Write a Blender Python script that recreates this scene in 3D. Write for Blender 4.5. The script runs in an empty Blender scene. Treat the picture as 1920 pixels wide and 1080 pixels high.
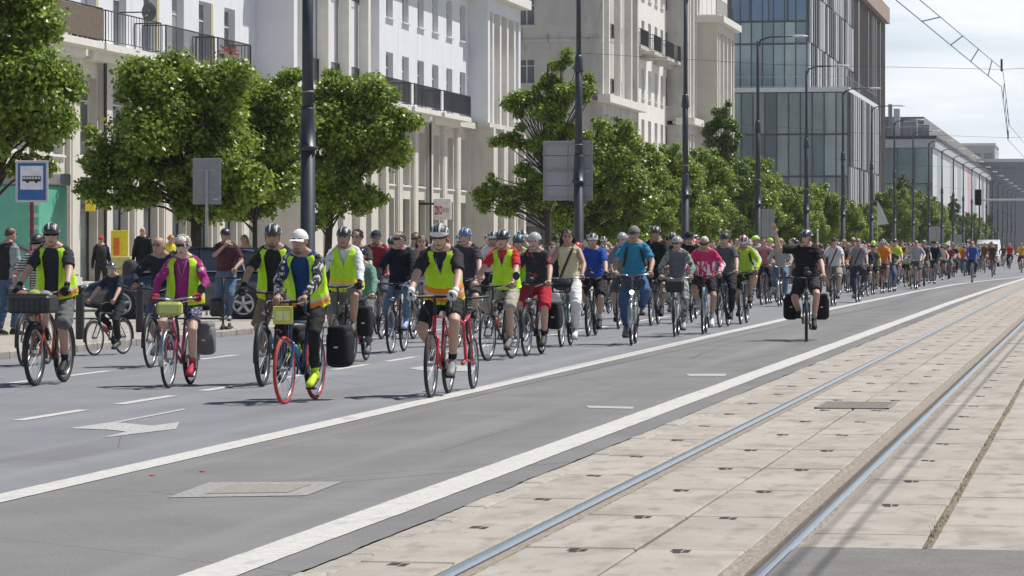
import bpy, bmesh, math, random
import numpy as np
from mathutils import Vector, Matrix, noise
R = math.radians
sc = bpy.context.scene
col = sc.collection
random.seed(7)
rng = np.random.default_rng(7)

# ------------------------------------------------------------------ camera
F = 6000.0                      # focal length in pixels of the 1920 px wide photograph
HOR, VPX = 463.0, 2067.0        # horizon row and vanishing point of the street
A = math.atan((VPX - 960) / F)  # street runs along +Y, camera is turned left of it
CH = 1.569                      # camera height
cam = bpy.data.cameras.new('camera'); camo = bpy.data.objects.new('camera', cam); col.objects.link(camo)
camo.location = (0, 0, CH); camo.rotation_euler = (R(90), 0, A)
cam.sensor_width = 36; cam.lens = 36 * F / 1920; cam.shift_y = -(540 - HOR) / 1920
cam.clip_start = .5; cam.clip_end = 6000
sc.camera = camo

# ------------------------------------------------------------------ sky and sun
SUN = Vector((.46, .33, 1)).normalized()
elev = math.asin(SUN.z); azi = math.atan2(SUN.x, SUN.y)
w = bpy.data.worlds.new('World'); sc.world = w; w.use_nodes = True
nt = w.node_tree; nt.nodes.clear()
sky = nt.nodes.new('ShaderNodeTexSky'); sky.sky_type = 'NISHITA'; sky.sun_disc = False
sky.sun_elevation = elev; sky.sun_rotation = azi; sky.air_density = 1.0; sky.dust_density = .6; sky.ozone_density = 2.0
tc = nt.nodes.new('ShaderNodeTexCoord'); mp = nt.nodes.new('ShaderNodeMapping'); mp.inputs['Scale'].default_value = (5, 5, 22)
nz = nt.nodes.new('ShaderNodeTexNoise'); nz.inputs['Scale'].default_value = 1.6; nz.inputs['Detail'].default_value = 7; nz.inputs['Roughness'].default_value = .55
rp = nt.nodes.new('ShaderNodeValToRGB'); rp.color_ramp.elements[0].position = .42; rp.color_ramp.elements[1].position = .60
mx = nt.nodes.new('ShaderNodeMix'); mx.data_type = 'RGBA'; mx.inputs[7].default_value = (16.6, 16.8, 17.2, 1)
bg = nt.nodes.new('ShaderNodeBackground'); bg.inputs[1].default_value = .062
wo = nt.nodes.new('ShaderNodeOutputWorld')
L = nt.links.new
L(tc.outputs['Generated'], mp.inputs[0]); L(mp.outputs[0], nz.inputs[0]); L(nz.outputs[0], rp.inputs[0])
sx = nt.nodes.new('ShaderNodeSeparateXYZ'); hz = nt.nodes.new('ShaderNodeMapRange'); hz.inputs[1].default_value = 0; hz.inputs[2].default_value = .30; hz.inputs[3].default_value = .96; hz.inputs[4].default_value = .03
cm = nt.nodes.new('ShaderNodeMapRange'); cm.inputs[3].default_value = .0; cm.inputs[4].default_value = 1.0      # thin haze everywhere low down, clouds on top of it
mu = nt.nodes.new('ShaderNodeMath'); mu.operation = 'MULTIPLY'
L(tc.outputs['Generated'], sx.inputs[0]); L(sx.outputs[2], hz.inputs[0]); L(rp.outputs[0], cm.inputs[0]); L(hz.outputs[0], mu.inputs[0]); L(cm.outputs[0], mu.inputs[1]); 
mh = nt.nodes.new('ShaderNodeMix'); mh.data_type = 'RGBA'; mh.inputs[7].default_value = (12.4, 14.0, 15.6, 1)      # low haze
L(hz.outputs[0], mh.inputs[0]); L(mu.outputs[0], mx.inputs[0]); L(sky.outputs[0], mh.inputs[6]); L(mh.outputs[2], mx.inputs[6]); L(mx.outputs[2], bg.inputs[0]); L(bg.outputs[0], wo.inputs[0])
sl = bpy.data.lights.new('sun', 'SUN'); sl.energy = 5.0; sl.angle = R(.53); sl.color = (1, .955, .89)
so = bpy.data.objects.new('sun', sl); col.objects.link(so); so.rotation_euler = SUN.to_track_quat('Z', 'Y').to_euler()
sc.view_settings.view_transform = 'Standard'; sc.view_settings.look = 'None'
sc.view_settings.exposure = 0.12; sc.view_settings.gamma = 1; sc.view_settings.use_curve_mapping = False

# ------------------------------------------------------------------ pixel -> place (ground or a facade plane)
ca, sa = math.cos(A), math.sin(A)
def G(px, py):
    Z = CH * F / (py - HOR); u = (px - 960) / F
    return Vector((Z * (u * ca - sa), Z * (u * sa + ca), 0))
def YX(px, X):                  # Y of the point of the vertical plane x = X seen in column px
    u = (px - 960) / F
    return X * (-u * sa - ca) / (sa - u * ca)
def depth(X, Y): return -X * sa + Y * ca
def ZH(py, X, Y): return CH + (HOR - py) * depth(X, Y) / F
def PXof(X, Y): return 960 + F * (X * ca + Y * sa) / depth(X, Y)

# ------------------------------------------------------------------ materials
MATS = {}
def mat(name, c, rough=.6, metal=0, var=.12, vs=6., bump=0., bs=40., spec=.5, coat=0, objvar=0, c2=None, stretch=None, local=False, thr=(.35, .65)):
    if name in MATS: return MATS[name]
    m = bpy.data.materials.new(name); m.use_nodes = True; t = m.node_tree; b = t.nodes['Principled BSDF']
    b.inputs['Roughness'].default_value = rough; b.inputs['Metallic'].default_value = metal
    b.inputs['Specular IOR Level'].default_value = spec; b.inputs['Coat Weight'].default_value = coat
    if local:
        g = t.nodes.new('ShaderNodeTexCoord'); src = g.outputs['Object']
    else:
        g = t.nodes.new('ShaderNodeNewGeometry'); src = g.outputs['Position']
    if stretch:
        mpn = t.nodes.new('ShaderNodeMapping'); mpn.inputs['Scale'].default_value = stretch; t.links.new(src, mpn.inputs[0]); src = mpn.outputs[0]
    n = t.nodes.new('ShaderNodeTexNoise'); n.inputs['Scale'].default_value = vs; n.inputs['Detail'].default_value = 6; n.inputs['Roughness'].default_value = .65
    t.links.new(src, n.inputs[0])
    r = t.nodes.new('ShaderNodeValToRGB'); r.color_ramp.elements[0].position = thr[0]; r.color_ramp.elements[1].position = thr[1]
    a = c2 if c2 else tuple(max(0, x * (1 - var)) for x in c); d = c if c2 else tuple(min(1, x * (1 + var)) for x in c)
    r.color_ramp.elements[0].color = (*a, 1); r.color_ramp.elements[1].color = (*d, 1)
    t.links.new(n.outputs[0], r.inputs[0]); out = r.outputs[0]
    if objvar:
        oi = t.nodes.new('ShaderNodeObjectInfo'); mr = t.nodes.new('ShaderNodeMapRange'); mr.inputs[3].default_value = 1 - objvar; mr.inputs[4].default_value = 1 + objvar
        t.links.new(oi.outputs['Random'], mr.inputs[0])
        vm = t.nodes.new('ShaderNodeVectorMath'); vm.operation = 'SCALE'; t.links.new(out, vm.inputs[0]); t.links.new(mr.outputs[0], vm.inputs['Scale']); out = vm.outputs[0]
    t.links.new(out, b.inputs['Base Color'])
    if bump:
        n2 = t.nodes.new('ShaderNodeTexNoise'); n2.inputs['Scale'].default_value = bs; n2.inputs['Detail'].default_value = 5
        t.links.new(src, n2.inputs[0]); bp = t.nodes.new('ShaderNodeBump'); bp.inputs['Strength'].default_value = bump; bp.inputs['Distance'].default_value = .02
        t.links.new(n2.outputs[0], bp.inputs['Height']); t.links.new(bp.outputs[0], b.inputs['Normal'])
    MATS[name] = m
    return m
def add_layer(m, c, scale, lo, hi, stretch=None, kind='noise', detail=5):
    """mix a second colour over the base colour, masked by a thresholded noise in world space"""
    t = m.node_tree; b = t.nodes['Principled BSDF']; old = b.inputs['Base Color'].links[0].from_socket
    g = t.nodes.new('ShaderNodeNewGeometry'); src = g.outputs['Position']
    if stretch:
        k = t.nodes.new('ShaderNodeMapping'); k.inputs['Scale'].default_value = stretch; t.links.new(src, k.inputs[0]); src = k.outputs[0]
    if kind == 'noise':
        n = t.nodes.new('ShaderNodeTexNoise'); n.inputs['Detail'].default_value = detail
    else:
        n = t.nodes.new('ShaderNodeTexVoronoi')
        if kind == 'edge': n.feature = 'DISTANCE_TO_EDGE'
    n.inputs['Scale'].default_value = scale; t.links.new(src, n.inputs['Vector'])
    r = t.nodes.new('ShaderNodeMapRange'); r.inputs[1].default_value = lo; r.inputs[2].default_value = hi
    t.links.new(n.outputs[0], r.inputs[0])
    x = t.nodes.new('ShaderNodeMix'); x.data_type = 'RGBA'; x.inputs[7].default_value = (*c, 1)
    t.links.new(r.outputs[0], x.inputs[0]); t.links.new(old, x.inputs[6]); t.links.new(x.outputs[2], b.inputs['Base Color'])
    return m
def cloth(c, tag='cloth', rough=.85):
    k = '%s_%.3f_%.3f_%.3f' % (tag, *c)
    return mat(k, c, rough, var=.10, vs=14, bump=.25, bs=90, spec=.25, local=True)
def paint(c, rough=.3):
    k = 'paint_%.3f_%.3f_%.3f_%.2f' % (*c, rough)
    return mat(k, c, rough, var=.05, vs=20, coat=.3)
M = {}
M['asphalt'] = mat('asphalt', (.205, .212, .233), .85, var=.10, vs=.55, bump=.35, bs=130, spec=.3)
add_layer(M['asphalt'], (.150, .152, .16), 90, .52, .66); add_layer(M['asphalt'], (.29, .29, .305), 150, .62, .70)
add_layer(M['asphalt'], (.165, .166, .174), 1.2, .56, .72, (.9, .16, 1))
add_layer(M['asphalt'], (.245, .25, .265), .9, .50, .75, (2.2, .035, 1)); add_layer(M['asphalt'], (.12, .12, .125), .33, .0035, .0, None, 'edge')
M['asphalt_tram'] = mat('asphalt_tram', (.186, .185, .187), .85, var=.12, vs=.7, bump=.35, bs=130, spec=.3)
add_layer(M['asphalt_tram'], (.135, .132, .13), 95, .52, .66); add_layer(M['asphalt_tram'], (.27, .265, .26), 150, .62, .70)
add_layer(M['asphalt_tram'], (.145, .141, .138), 1.1, .55, .72, (1.2, .14, 1))
add_layer(M['asphalt_tram'], (.225, .22, .215), .9, .50, .75, (2.2, .035, 1)); add_layer(M['asphalt_tram'], (.10, .098, .096), .30, .0035, .0, None, 'edge')
M['asphalt_patch'] = mat('asphalt_patch', (.20, .195, .185), .9, var=.12, vs=3, bump=.5, bs=150, spec=.3)
add_layer(M['asphalt_patch'], (.13, .125, .12), 110, .5, .64)
M['marking'] = mat('marking', (.52, .51, .485), .7, var=.10, vs=9, bump=.3, bs=120)
add_layer(M['marking'], (.27, .265, .26), 34, .57, .74); add_layer(M['marking'], (.36, .355, .35), 4, .60, .74, (1.5, .4, 1))
M['marking_worn'] = mat('marking_worn', (.44, .44, .44), .8, var=.1, vs=9)
add_layer(M['marking_worn'], (.20, .20, .205), 40, .45, .7)
M['slab'] = mat('slab', (.355, .322, .282), .85, var=.10, vs=1.6, bump=.25, bs=70, objvar=.06)
add_layer(M['slab'], (.235, .207, .175), 2.2, .54, .78, (1, .35, 1)); add_layer(M['slab'], (.40, .365, .315), 60, .6, .7)
add_layer(M['slab'], (.19, .17, .15), 4, .52, .80, (1.6, .6, 1))
M['kerb'] = mat('kerb', (.36, .33, .29), .85, var=.14, vs=5, bump=.4, bs=60, objvar=.08)
add_layer(M['kerb'], (.2, .17, .14), 9, .56, .75)
M['soil'] = mat('soil', (.20, .165, .12), .95, var=.35, vs=25, bump=.8, bs=60)
M['joint'] = mat('joint', (.085, .072, .06), .95, var=.3, vs=20)
M['pavement'] = mat('pavement', (.37, .34, .30), .85, var=.08, vs=1.5, bump=.2, bs=60, objvar=.05)
add_layer(M['pavement'], (.25, .23, .2), 3, .58, .8)
M['ground'] = mat('ground', (.22, .21, .19), .9, var=.1, vs=.2)
M['rail'] = mat('rail', (.50, .52, .55), .22, 1, var=.10, vs=14, stretch=(6, .5, 6))
M['rail_rust'] = mat('rail_rust', (.26, .22, .18), .8, var=.25, vs=14, stretch=(4, .6, 4), bump=.3)
M['hole'] = mat('hole', (.035, .028, .024), .9, var=.3)
M['white_wall'] = mat('white_wall', (.70, .715, .745), .85, var=.03, vs=.8, bump=.1, bs=30)
add_layer(M['white_wall'], (.58, .59, .60), 1.2, .55, .85, (1, 1.5, .25))
M['cream_wall'] = mat('cream_wall', (.60, .57, .51), .85, var=.06, vs=1.2, bump=.15, bs=30)
add_layer(M['cream_wall'], (.46, .42, .355), 1.4, .55, .85, (1.2, 1.2, .25))
M['grey_wall'] = mat('grey_wall', (.52, .50, .46), .9, var=.08, vs=1, bump=.15, bs=30)
add_layer(M['grey_wall'], (.34, .325, .30), .9, .5, .75, (1, 1, .22)); add_layer(M['grey_wall'], (.25, .24, .225), 3.5, .6, .8, (1, 1, .3))
M['beige_wall'] = mat('beige_wall', (.58, .55, .48), .9, var=.05, vs=1)
M['trim'] = mat('trim', (.70, .68, .63), .8, var=.06, vs=2)
M['ledge'] = mat('ledge', (.11, .125, .115), .8, var=.15, vs=3)
M['ochre'] = mat('ochre', (.50, .43, .27), .85, var=.06, vs=2)
M['frame_white'] = mat('frame_white', (.66, .67, .68), .5, var=.04)
M['glass_dark'] = mat('glass_dark', (.085, .10, .115), .06, var=.4, vs=.35, spec=.9)
M['glass_pale'] = mat('glass_pale', (.26, .29, .32), .08, var=.3, vs=.5, spec=.8)
M['shop_glass'] = mat('shop_glass', (.10, .12, .125), .05, var=.5, vs=.6, spec=.9)
M['iron'] = mat('iron', (.035, .036, .04), .55, var=.2)
M['post'] = mat('post', (.030, .038, .052), .42, var=.15, vs=4)
M['wood_old'] = mat('wood_old', (.16, .125, .09), .85, var=.35, vs=9, stretch=(1, 5, .6))
M['zinc'] = mat('zinc', (.30, .31, .33), .5, .3, var=.08)
M['steel'] = mat('steel', (.45, .46, .48), .3, 1, var=.05)
M['black'] = mat('black', (.018, .018, .02), .5, var=.2)
M['rubber'] = mat('rubber', (.022, .022, .023), .8, var=.2)
M['spoke'] = mat('spoke', (.36, .37, .38), .55, .6, var=.03)
M['bark'] = mat('bark', (.055, .043, .034), .95, var=.35, vs=10, bump=.8, bs=30)

# ------------------------------------------------------------------ mesh helpers
class MB:
    def __init__(s): s.v = []; s.f = []; s.m = []
    def add(s, vs, fs, mi=0):
        o = len(s.v); s.v += [tuple(v) for v in vs]; s.f += [tuple(i + o for i in f) for f in fs]; s.m += [mi] * len(fs)
        return s
    def quad(s, a, b, c, d, mi=0): return s.add([a, b, c, d], [(0, 1, 2, 3)], mi)
    def box(s, lo, hi, mi=0, M4=None):
        (x0, y0, z0), (x1, y1, z1) = lo, hi
        vs = [Vector(p) for p in ((x0, y0, z0), (x1, y0, z0), (x1, y1, z0), (x0, y1, z0), (x0, y0, z1), (x1, y0, z1), (x1, y1, z1), (x0, y1, z1))]
        if M4 is not None: vs = [M4 @ v for v in vs]
        return s.add(vs, [(0, 3, 2, 1), (4, 5, 6, 7), (0, 1, 5, 4), (1, 2, 6, 5), (2, 3, 7, 6), (3, 0, 4, 7)], mi)
    def bbox(s, lo, hi, b=.01, mi=0, M4=None, seg=1):      # box with chamfered edges
        bm = bmesh.new(); bmesh.ops.create_cube(bm, size=1)
        for v in bm.verts: v.co = Vector([lo[i] + (v.co[i] + .5) * (hi[i] - lo[i]) for i in range(3)])
        bmesh.ops.bevel(bm, geom=list(bm.edges), offset=b, segments=seg, profile=.5, affect='EDGES')
        return s.bm(bm, mi, M4)
    def bm(s, bm, mi=0, M4=None):
        bm.verts.index_update(); vs = [(M4 @ v.co if M4 is not None else v.co.copy()) for v in bm.verts]
        s.add(vs, [[v.index for v in f.verts] for f in bm.faces], mi); bm.free(); return s
    def loft(s, rings, n=12, mi=0, cap=True, dome=.35, phase=0):   # ring = (centre, axis x, axis y, rx, ry)
        o = len(s.v)
        for c, ax, ay, rx, ry in rings:
            for k in range(n):
                t = 2 * math.pi * k / n + phase; s.v.append(tuple(c + ax * (rx * math.cos(t)) + ay * (ry * math.sin(t))))
        fs = []
        for j in range(len(rings) - 1):
            for k in range(n):
                a = o + j * n + k; b = o + j * n + (k + 1) % n; fs.append((a, b, b + n, a + n))
        if cap:
            for j, sg in ((0, -1), (len(rings) - 1, 1)):
                c, ax, ay, rx, ry = rings[j]; s.v.append(tuple(c + ax.cross(ay).normalized() * sg * dome * min(rx, ry))); p = len(s.v) - 1
                for k in range(n):
                    a = o + j * n + k; b = o + j * n + (k + 1) % n; fs.append((a, b, p) if sg > 0 else (b, a, p))
        s.f += fs; s.m += [mi] * len(fs); return s
    def tube(s, P, rad, n=8, mi=0, cap=True, dome=.35, flat=1., up=None, closed=False):
        P = [Vector(p) for p in P]; N = len(P)
        if not hasattr(rad, '__len__'): rad = [rad] * N
        rings = []; u = Vector(up) if up is not None else None
        for i in range(N):
            if closed: d = P[(i + 1) % N] - P[i - 1]
            else: d = P[min(i + 1, N - 1)] - P[max(i - 1, 0)]
            if d.length < 1e-9: d = Vector((0, 0, 1))
            d.normalize()
            if u is None: u = Vector((1, 0, 0)) if abs(d.x) < .8 else Vector((0, 1, 0))
            ax = (u - d * u.dot(d))
            if ax.length < 1e-6: ax = d.orthogonal()
            ax.normalize(); ay = d.cross(ax)
            if up is None: u = ax
            rings.append((P[i], ax, ay, rad[i], rad[i] * flat))
        if closed:
            rings.append(rings[0]); return s.loft(rings, n, mi, False)
        return s.loft(rings, n, mi, cap, dome)
    def ring(s, c, axis, r, tr, n=32, m=8, mi=0, flat=1.):     # torus
        axis = Vector(axis).normalized(); a = axis.orthogonal().normalized(); b = axis.cross(a); o = len(s.v); c = Vector(c)
        for i in range(n):
            t = 2 * math.pi * i / n; d = a * math.cos(t) + b * math.sin(t)
            for j in range(m):
                q = 2 * math.pi * j / m; s.v.append(tuple(c + d * (r + tr * math.cos(q)) + axis * (tr * flat * math.sin(q))))
        for i in range(n):
            for j in range(m):
                s.f.append((o + i * m + j, o + ((i + 1) % n) * m + j, o + ((i + 1) % n) * m + (j + 1) % m, o + i * m + (j + 1) % m)); s.m.append(mi)
        return s
    def cyl(s, p, q, r, n=12, mi=0, r2=None): return s.tube([p, q], [r, r if r2 is None else r2], n, mi, True, 0.0)
    def ball(s, c, r, mi=0, n=10, M4=None):
        rx, ry, rz = r if hasattr(r, '__len__') else (r, r, r)
        bm = bmesh.new(); bmesh.ops.create_uvsphere(bm, u_segments=n, v_segments=max(5, n // 2 + 1), radius=1)
        for v in bm.verts: v.co = Vector((v.co.x * rx, v.co.y * ry, v.co.z * rz)) + Vector(c)
        return s.bm(bm, mi, M4)
    def prism(s, poly, z0, z1, mi=0):       # poly in xy
        n = len(poly); vs = [(x, y, z0) for x, y in poly] + [(x, y, z1) for x, y in poly]
        fs = [tuple(range(n - 1, -1, -1)), tuple(range(n, 2 * n))] + [(i, (i + 1) % n, n + (i + 1) % n, n + i) for i in range(n)]
        return s.add(vs, fs, mi)
    def mesh(s, name, mats, smooth=False):
        me = bpy.data.meshes.new(name); me.from_pydata(s.v, [], s.f)
        for m in (mats if isinstance(mats, (list, tuple)) else [mats]): me.materials.append(m)
        if any(s.m): me.polygons.foreach_set('material_index', s.m)
        if smooth: me.polygons.foreach_set('use_smooth', [True] * len(s.f))
        me.validate(); me.update(); return me
    def obj(s, name, mats, parent=None, smooth=False, **k): return link(name, s.mesh(name, mats, smooth), parent, **k)
def link(name, data, parent=None, loc=None, rz=None, scale=None):
    o = bpy.data.objects.new(name, data); col.objects.link(o)
    if parent is not None: o.parent = parent
    if loc is not None: o.location = loc
    if rz is not None: o.rotation_euler = (0, 0, rz)
    if scale is not None: o.scale = (scale,) * 3
    return o
def tag(o, label=None, cat=None, group=None, kind=None):
    if label: o['label'] = label
    if cat: o['category'] = cat
    if group: o['group'] = group
    if kind: o['kind'] = kind
    return o
def thing(name, label, cat, loc=(0, 0, 0), rz=0, group=None, scale=None):
    return tag(link(name, None, None, loc, rz, scale), label, cat, group)
def struct(name, mb, m, **k): return tag(mb.obj(name, m, **k), kind='structure')
def text_mesh(name, s, size, m, bold=0.0):
    cu = bpy.data.curves.new(name, 'FONT'); cu.body = s; cu.size = size; cu.extrude = .004; cu.offset = bold; cu.align_x = 'CENTER'; cu.align_y = 'CENTER'
    t = bpy.data.objects.new(name, cu); col.objects.link(t); dg = bpy.context.evaluated_depsgraph_get()
    me = bpy.data.meshes.new_from_object(t.evaluated_get(dg)); bpy.data.objects.remove(t); me.materials.clear(); me.materials.append(m)
    return me

# ================================================================== GROUND
struct('ground', MB().quad((-1500, -200, -.16), (1500, -200, -.16), (1500, 3500, -.16), (-1500, 3500, -.16)), M['ground'])
L1 = [(-40, -4.18), (90, -4.18), (110, -4.10), (140, -3.92), (170, -3.72), (260, -3.6), (900, -3.6)]
L2 = [(-40, -6.74), (80, -6.74), (112, -6.45), (134, -6.04), (147, -5.5), (166, -4.25), (174, -3.8)]
def lerp(T, y):
    for (a, b), (c, d) in zip(T, T[1:]):
        if y <= c: return b + (d - b) * (y - a) / (c - a)
    return T[-1][1]
def nz1(y, s=1.0, k=0): return noise.noise(Vector((y * s, k * 13.7, 3.1)))
def strip(mb, ys, fl, fr, z, mi=0):
    o = len(mb.v)
    for y in ys: mb.v.append((fl(y), y, z)); mb.v.append((fr(y), y, z))
    for i in range(len(ys) - 1): mb.f.append((o + 2 * i, o + 2 * i + 1, o + 2 * i + 3, o + 2 * i + 2)); mb.m.append(mi)
    return mb
def steps(a, b, d): return [a + (b - a) * i / max(1, int((b - a) / d)) for i in range(max(1, int((b - a) / d)) + 1)]
KX = -15.12
fine = steps(-40, 60, .12) + steps(60, 200, .6)[1:] + steps(200, 900, 10)[1:]
struct('road', strip(MB(), steps(-40, 1800, 8), lambda y: KX + .05, lambda y: lerp(L2, y), 0), M['asphalt'])
struct('tram_lane_road', strip(MB(), fine, lambda y: lerp(L2, y), lambda y: -3.80 + .022 * nz1(y, 1.3) + .014 * nz1(y, 6), .0035), M['asphalt_tram'])
struct('far_carriageway_road', strip(MB(), steps(-40, 1800, 40), lambda y: 4.0, lambda y: 15.1, 0), M['asphalt'])
# painted markings
def marking(name, mb, m=None): return struct(name, mb, m or M['marking'])
mb = strip(MB(), [y for y in fine if y < 700], lambda y: lerp(L1, y) - .135 + .012 * nz1(y, .35) + .006 * nz1(y, 4), lambda y: lerp(L1, y) + .135 + .012 * nz1(y, .35, 2) + .006 * nz1(y, 4, 5), .0085)
marking('painted_edge_line', mb)
mb = strip(MB(), [y for y in fine if y < 174], lambda y: lerp(L2, y) - .12 + .005 * nz1(y, 4, 1), lambda y: lerp(L2, y) + .12 + .005 * nz1(y, 4, 7), .0085)
marking('painted_lane_line', mb)
for X, y0, nn in ((-9.63, 27.6, 60), (-12.35, 27.9, 50)):
    for i in range(nn):
        y = y0 + 3.02 * i
        marking('painted_dash', strip(MB(), steps(y, y + 1.9, .2), lambda q: X - .065 + .004 * nz1(q, 5), lambda q: X + .065 + .004 * nz1(q, 5, 4), .0045))
def flat_px(name, pts, m, z=.0045):
    P = [G(*p) for p in pts]; mb = MB(); mb.add([(p.x, p.y, z) for p in P], [tuple(range(len(P)))]); return marking(name, mb, m)
flat_px('painted_arrow', [(128, 804), (212, 792), (344, 767), (347, 769), (222, 793), (286, 799), (336, 792), (330, 805), (236, 816), (191, 822), (236, 810), (200, 806)], M['marking_worn'])
flat_px('painted_arrow', [(766, 691), (800, 686), (875, 686), (899, 692), (878, 697), (790, 695)], M['marking_worn'])
for p in ([(1098, 762), (1190, 764), (1186, 768), (1104, 766)], [(1286, 702), (1362, 702), (1360, 706), (1292, 706)]): flat_px('painted_tick', p, M['marking_worn'], .0075)
flat_px('road_patch', [(314, 935), (392, 906), (642, 905), (575, 931)], mat('patch_outer', (.27, .265, .255), .9, var=.25, vs=25), .0075)
flat_px('road_patch', [(384, 928), (430, 911), (585, 910), (540, 926)], mat('patch_inner', (.25, .235, .2), .9, var=.2, vs=30), .0105)
red = mat('litter_red', (.55, .05, .04), .6)
for p, wh in (((286, 893), 'nearer the lane line'), ((380, 886), 'just above the pale road patch')):
    q = G(*p); mbx = MB(); mbx.box((q.x - .014, q.y - .03, .004), (q.x + .014, q.y + .03, .011)); tag(mbx.obj('paper_scrap', red), 'small red scrap of paper on the asphalt ' + wh, 'litter', 'red scraps on the road')

# ------------------------------------------------------------------ tram track
SL = 2.06
bed = struct('track_bed', strip(MB(), steps(-40, 1500, 20), lambda y: -3.84, lambda y: 4.0, -.022), M['joint'])
COLS = [(-3.655, -3.165, .9, 10.3), (-2.965, -2.385, 0, 10.3), (-2.365, -1.815, 0, 10.3), (-1.55, -.928, 1.0, 16.74), (-.882, .03, .35, 16.74)]
for ci, (x0, x1, off, ys) in enumerate(COLS):
    wx = x1 - x0; vmesh = []
    for kvar in range(3):
        mb = MB(); mb.bbox((-wx / 2, -SL / 2 + .011, -.06), (wx / 2, SL / 2 - .011, 0), .009)
        cx = (random.random() - .5) * .1
        mb.box((cx - .05, SL / 2 - .15, -.002), (cx + .004, SL / 2 - .012, .0016), 1); mb.box((cx + .014, SL / 2 - .19, -.002), (cx + .05, SL / 2 - .05, .0016), 1)
        if kvar: mb.box((cx - .03, SL / 2 - .23, -.002), (cx + .012, SL / 2 - .17, .0014), 1)
        vmesh.append(mb.mesh('slab', [M['slab'], M['hole']]))
    y = 10.3 - off + SL / 2
    while y - SL / 2 < 100:
        if y - SL / 2 < ys:                 # the first slab is cut by the asphalt patch
            if y + SL / 2 > ys + .3 and ys > 12:
                mb = MB(); mb.bbox((-wx / 2, -(y + SL / 2 - ys) / 2, -.06), (wx / 2, (y + SL / 2 - ys) / 2 - .014, 0), .009)
                link('slab', mb.mesh('slab', [M['slab']]), bed, ((x0 + x1) / 2, (y + SL / 2 + ys) / 2, 0))
        else:
            o = link('slab', vmesh[random.randrange(3)], bed, ((x0 + x1) / 2 + random.uniform(-.004, .004), y, random.uniform(-.003, .003)))
            o.rotation_euler = (random.uniform(-.0015, .0015), random.uniform(-.003, .003), random.uniform(-.0012, .0012))
        y += SL
    mb = MB()
    while y < 420:
        mb.box((x0, y - SL / 2 + .007, -.05), (x1, y + SL / 2 - .007, random.uniform(-.003, .002))); y += SL
    mb.box((x0, y - SL / 2, -.05), (x1, 1400, 0))
    tag(mb.obj('distant_slabs', M['slab'], bed), kind='stuff')
strip_mb = MB(); strip_mb.box((.2, -40, -.05), (1.44, 1400, 0)); strip_mb.box((1.6, -40, -.05), (3.99, 1400, 0)); tag(strip_mb.obj('second_track_slabs', M['slab'], bed), kind='stuff')
pm = MB(); pm.prism([(-1.575, 4), (3.98, 4), (3.98, 16.69), (.6, 16.70), (-.2, 16.68), (-.8, 16.71), (-1.575, 16.69)], -.02, .004)
struct('asphalt_crossing', pm, M['asphalt_patch'])
pm = MB(); pm.prism([(-2.96, 4), (-1.82, 4), (-1.82, 10.2), (-2.96, 10.2)], -.02, .0); pm.prism([(-3.66, 4), (-3.17, 4), (-3.17, 10.2), (-3.66, 10.2)], -.02, 0); struct('asphalt_infill', pm, M['asphalt_patch'])
# edge kerb of the track, stone by stone
km = []
for k in range(4):
    mb = MB(); mb.bbox((-.075, -.495, -.06), (.075, .495, 0), .012); km.append(mb.mesh('kerb_stone', M['kerb']))
for i in range(92):
    o = link('kerb_stone', km[i % 4], bed, (-3.742 + random.uniform(-.006, .006), 10.5 + i * 1.0, random.uniform(-.006, .003))); o.rotation_euler = (0, random.uniform(-.02, .02), random.uniform(-.006, .006))
mb = MB(); mb.box((-3.82, 102, -.05), (-3.665, 900, 0)); tag(mb.obj('distant_kerb', M['kerb'], bed), kind='stuff')
# rails: head, groove and lip
def rail(xh, side, label):      # side +1: groove lies to the right of the head
    t = thing('tram_rail', label, 'rail', (0, 0, 0), 0, 'tram rails')
    ys = steps(-40, 1400, 8); h0, h1 = sorted((xh, xh - side * .062))
    pr = [(h0 - .002, -.03), (h0 + .004, .003), (h0 + .014, .0075), ((h0 + h1) / 2, .009), (h1 - .014, .0075), (h1 - .004, .003), (h1 + .002, -.03)]
    mb = MB()
    for i, y in enumerate(ys):
        for x, z in pr: mb.v.append((x, y, z))
        if i:
            for k in range(len(pr) - 1): a = (i - 1) * len(pr) + k; mb.f.append((a, a + 1, a + 1 + len(pr), a + len(pr))); mb.m.append(0)
    mb.obj('rail_head', M['rail'], t, True)
    g = xh + side * .042; l = xh + side * .10
    mb = MB(); a, b = sorted((xh + side * .003, g)); mb.box((a, -40, -.06), (b, 1400, -.03)); mb.obj('groove', M['rail_rust'], t)
    mb = MB(); a, b = sorted((g + side * .001, l)); mb.box((a, -40, -.06), (b, 1400, -.004)); mb.obj('lip', M['rail_rust'], t)
    return t
rail(-3.075, 1, 'left steel rail of the tram track, nearer the cyclists')
rail(-1.645, -1, 'right steel rail of the tram track, with wide rusty groove')
rail(.10, 1, 'left rail of the second tram track, out at the right'); rail(1.535, -1, 'far right rail of the second tram track')
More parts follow.
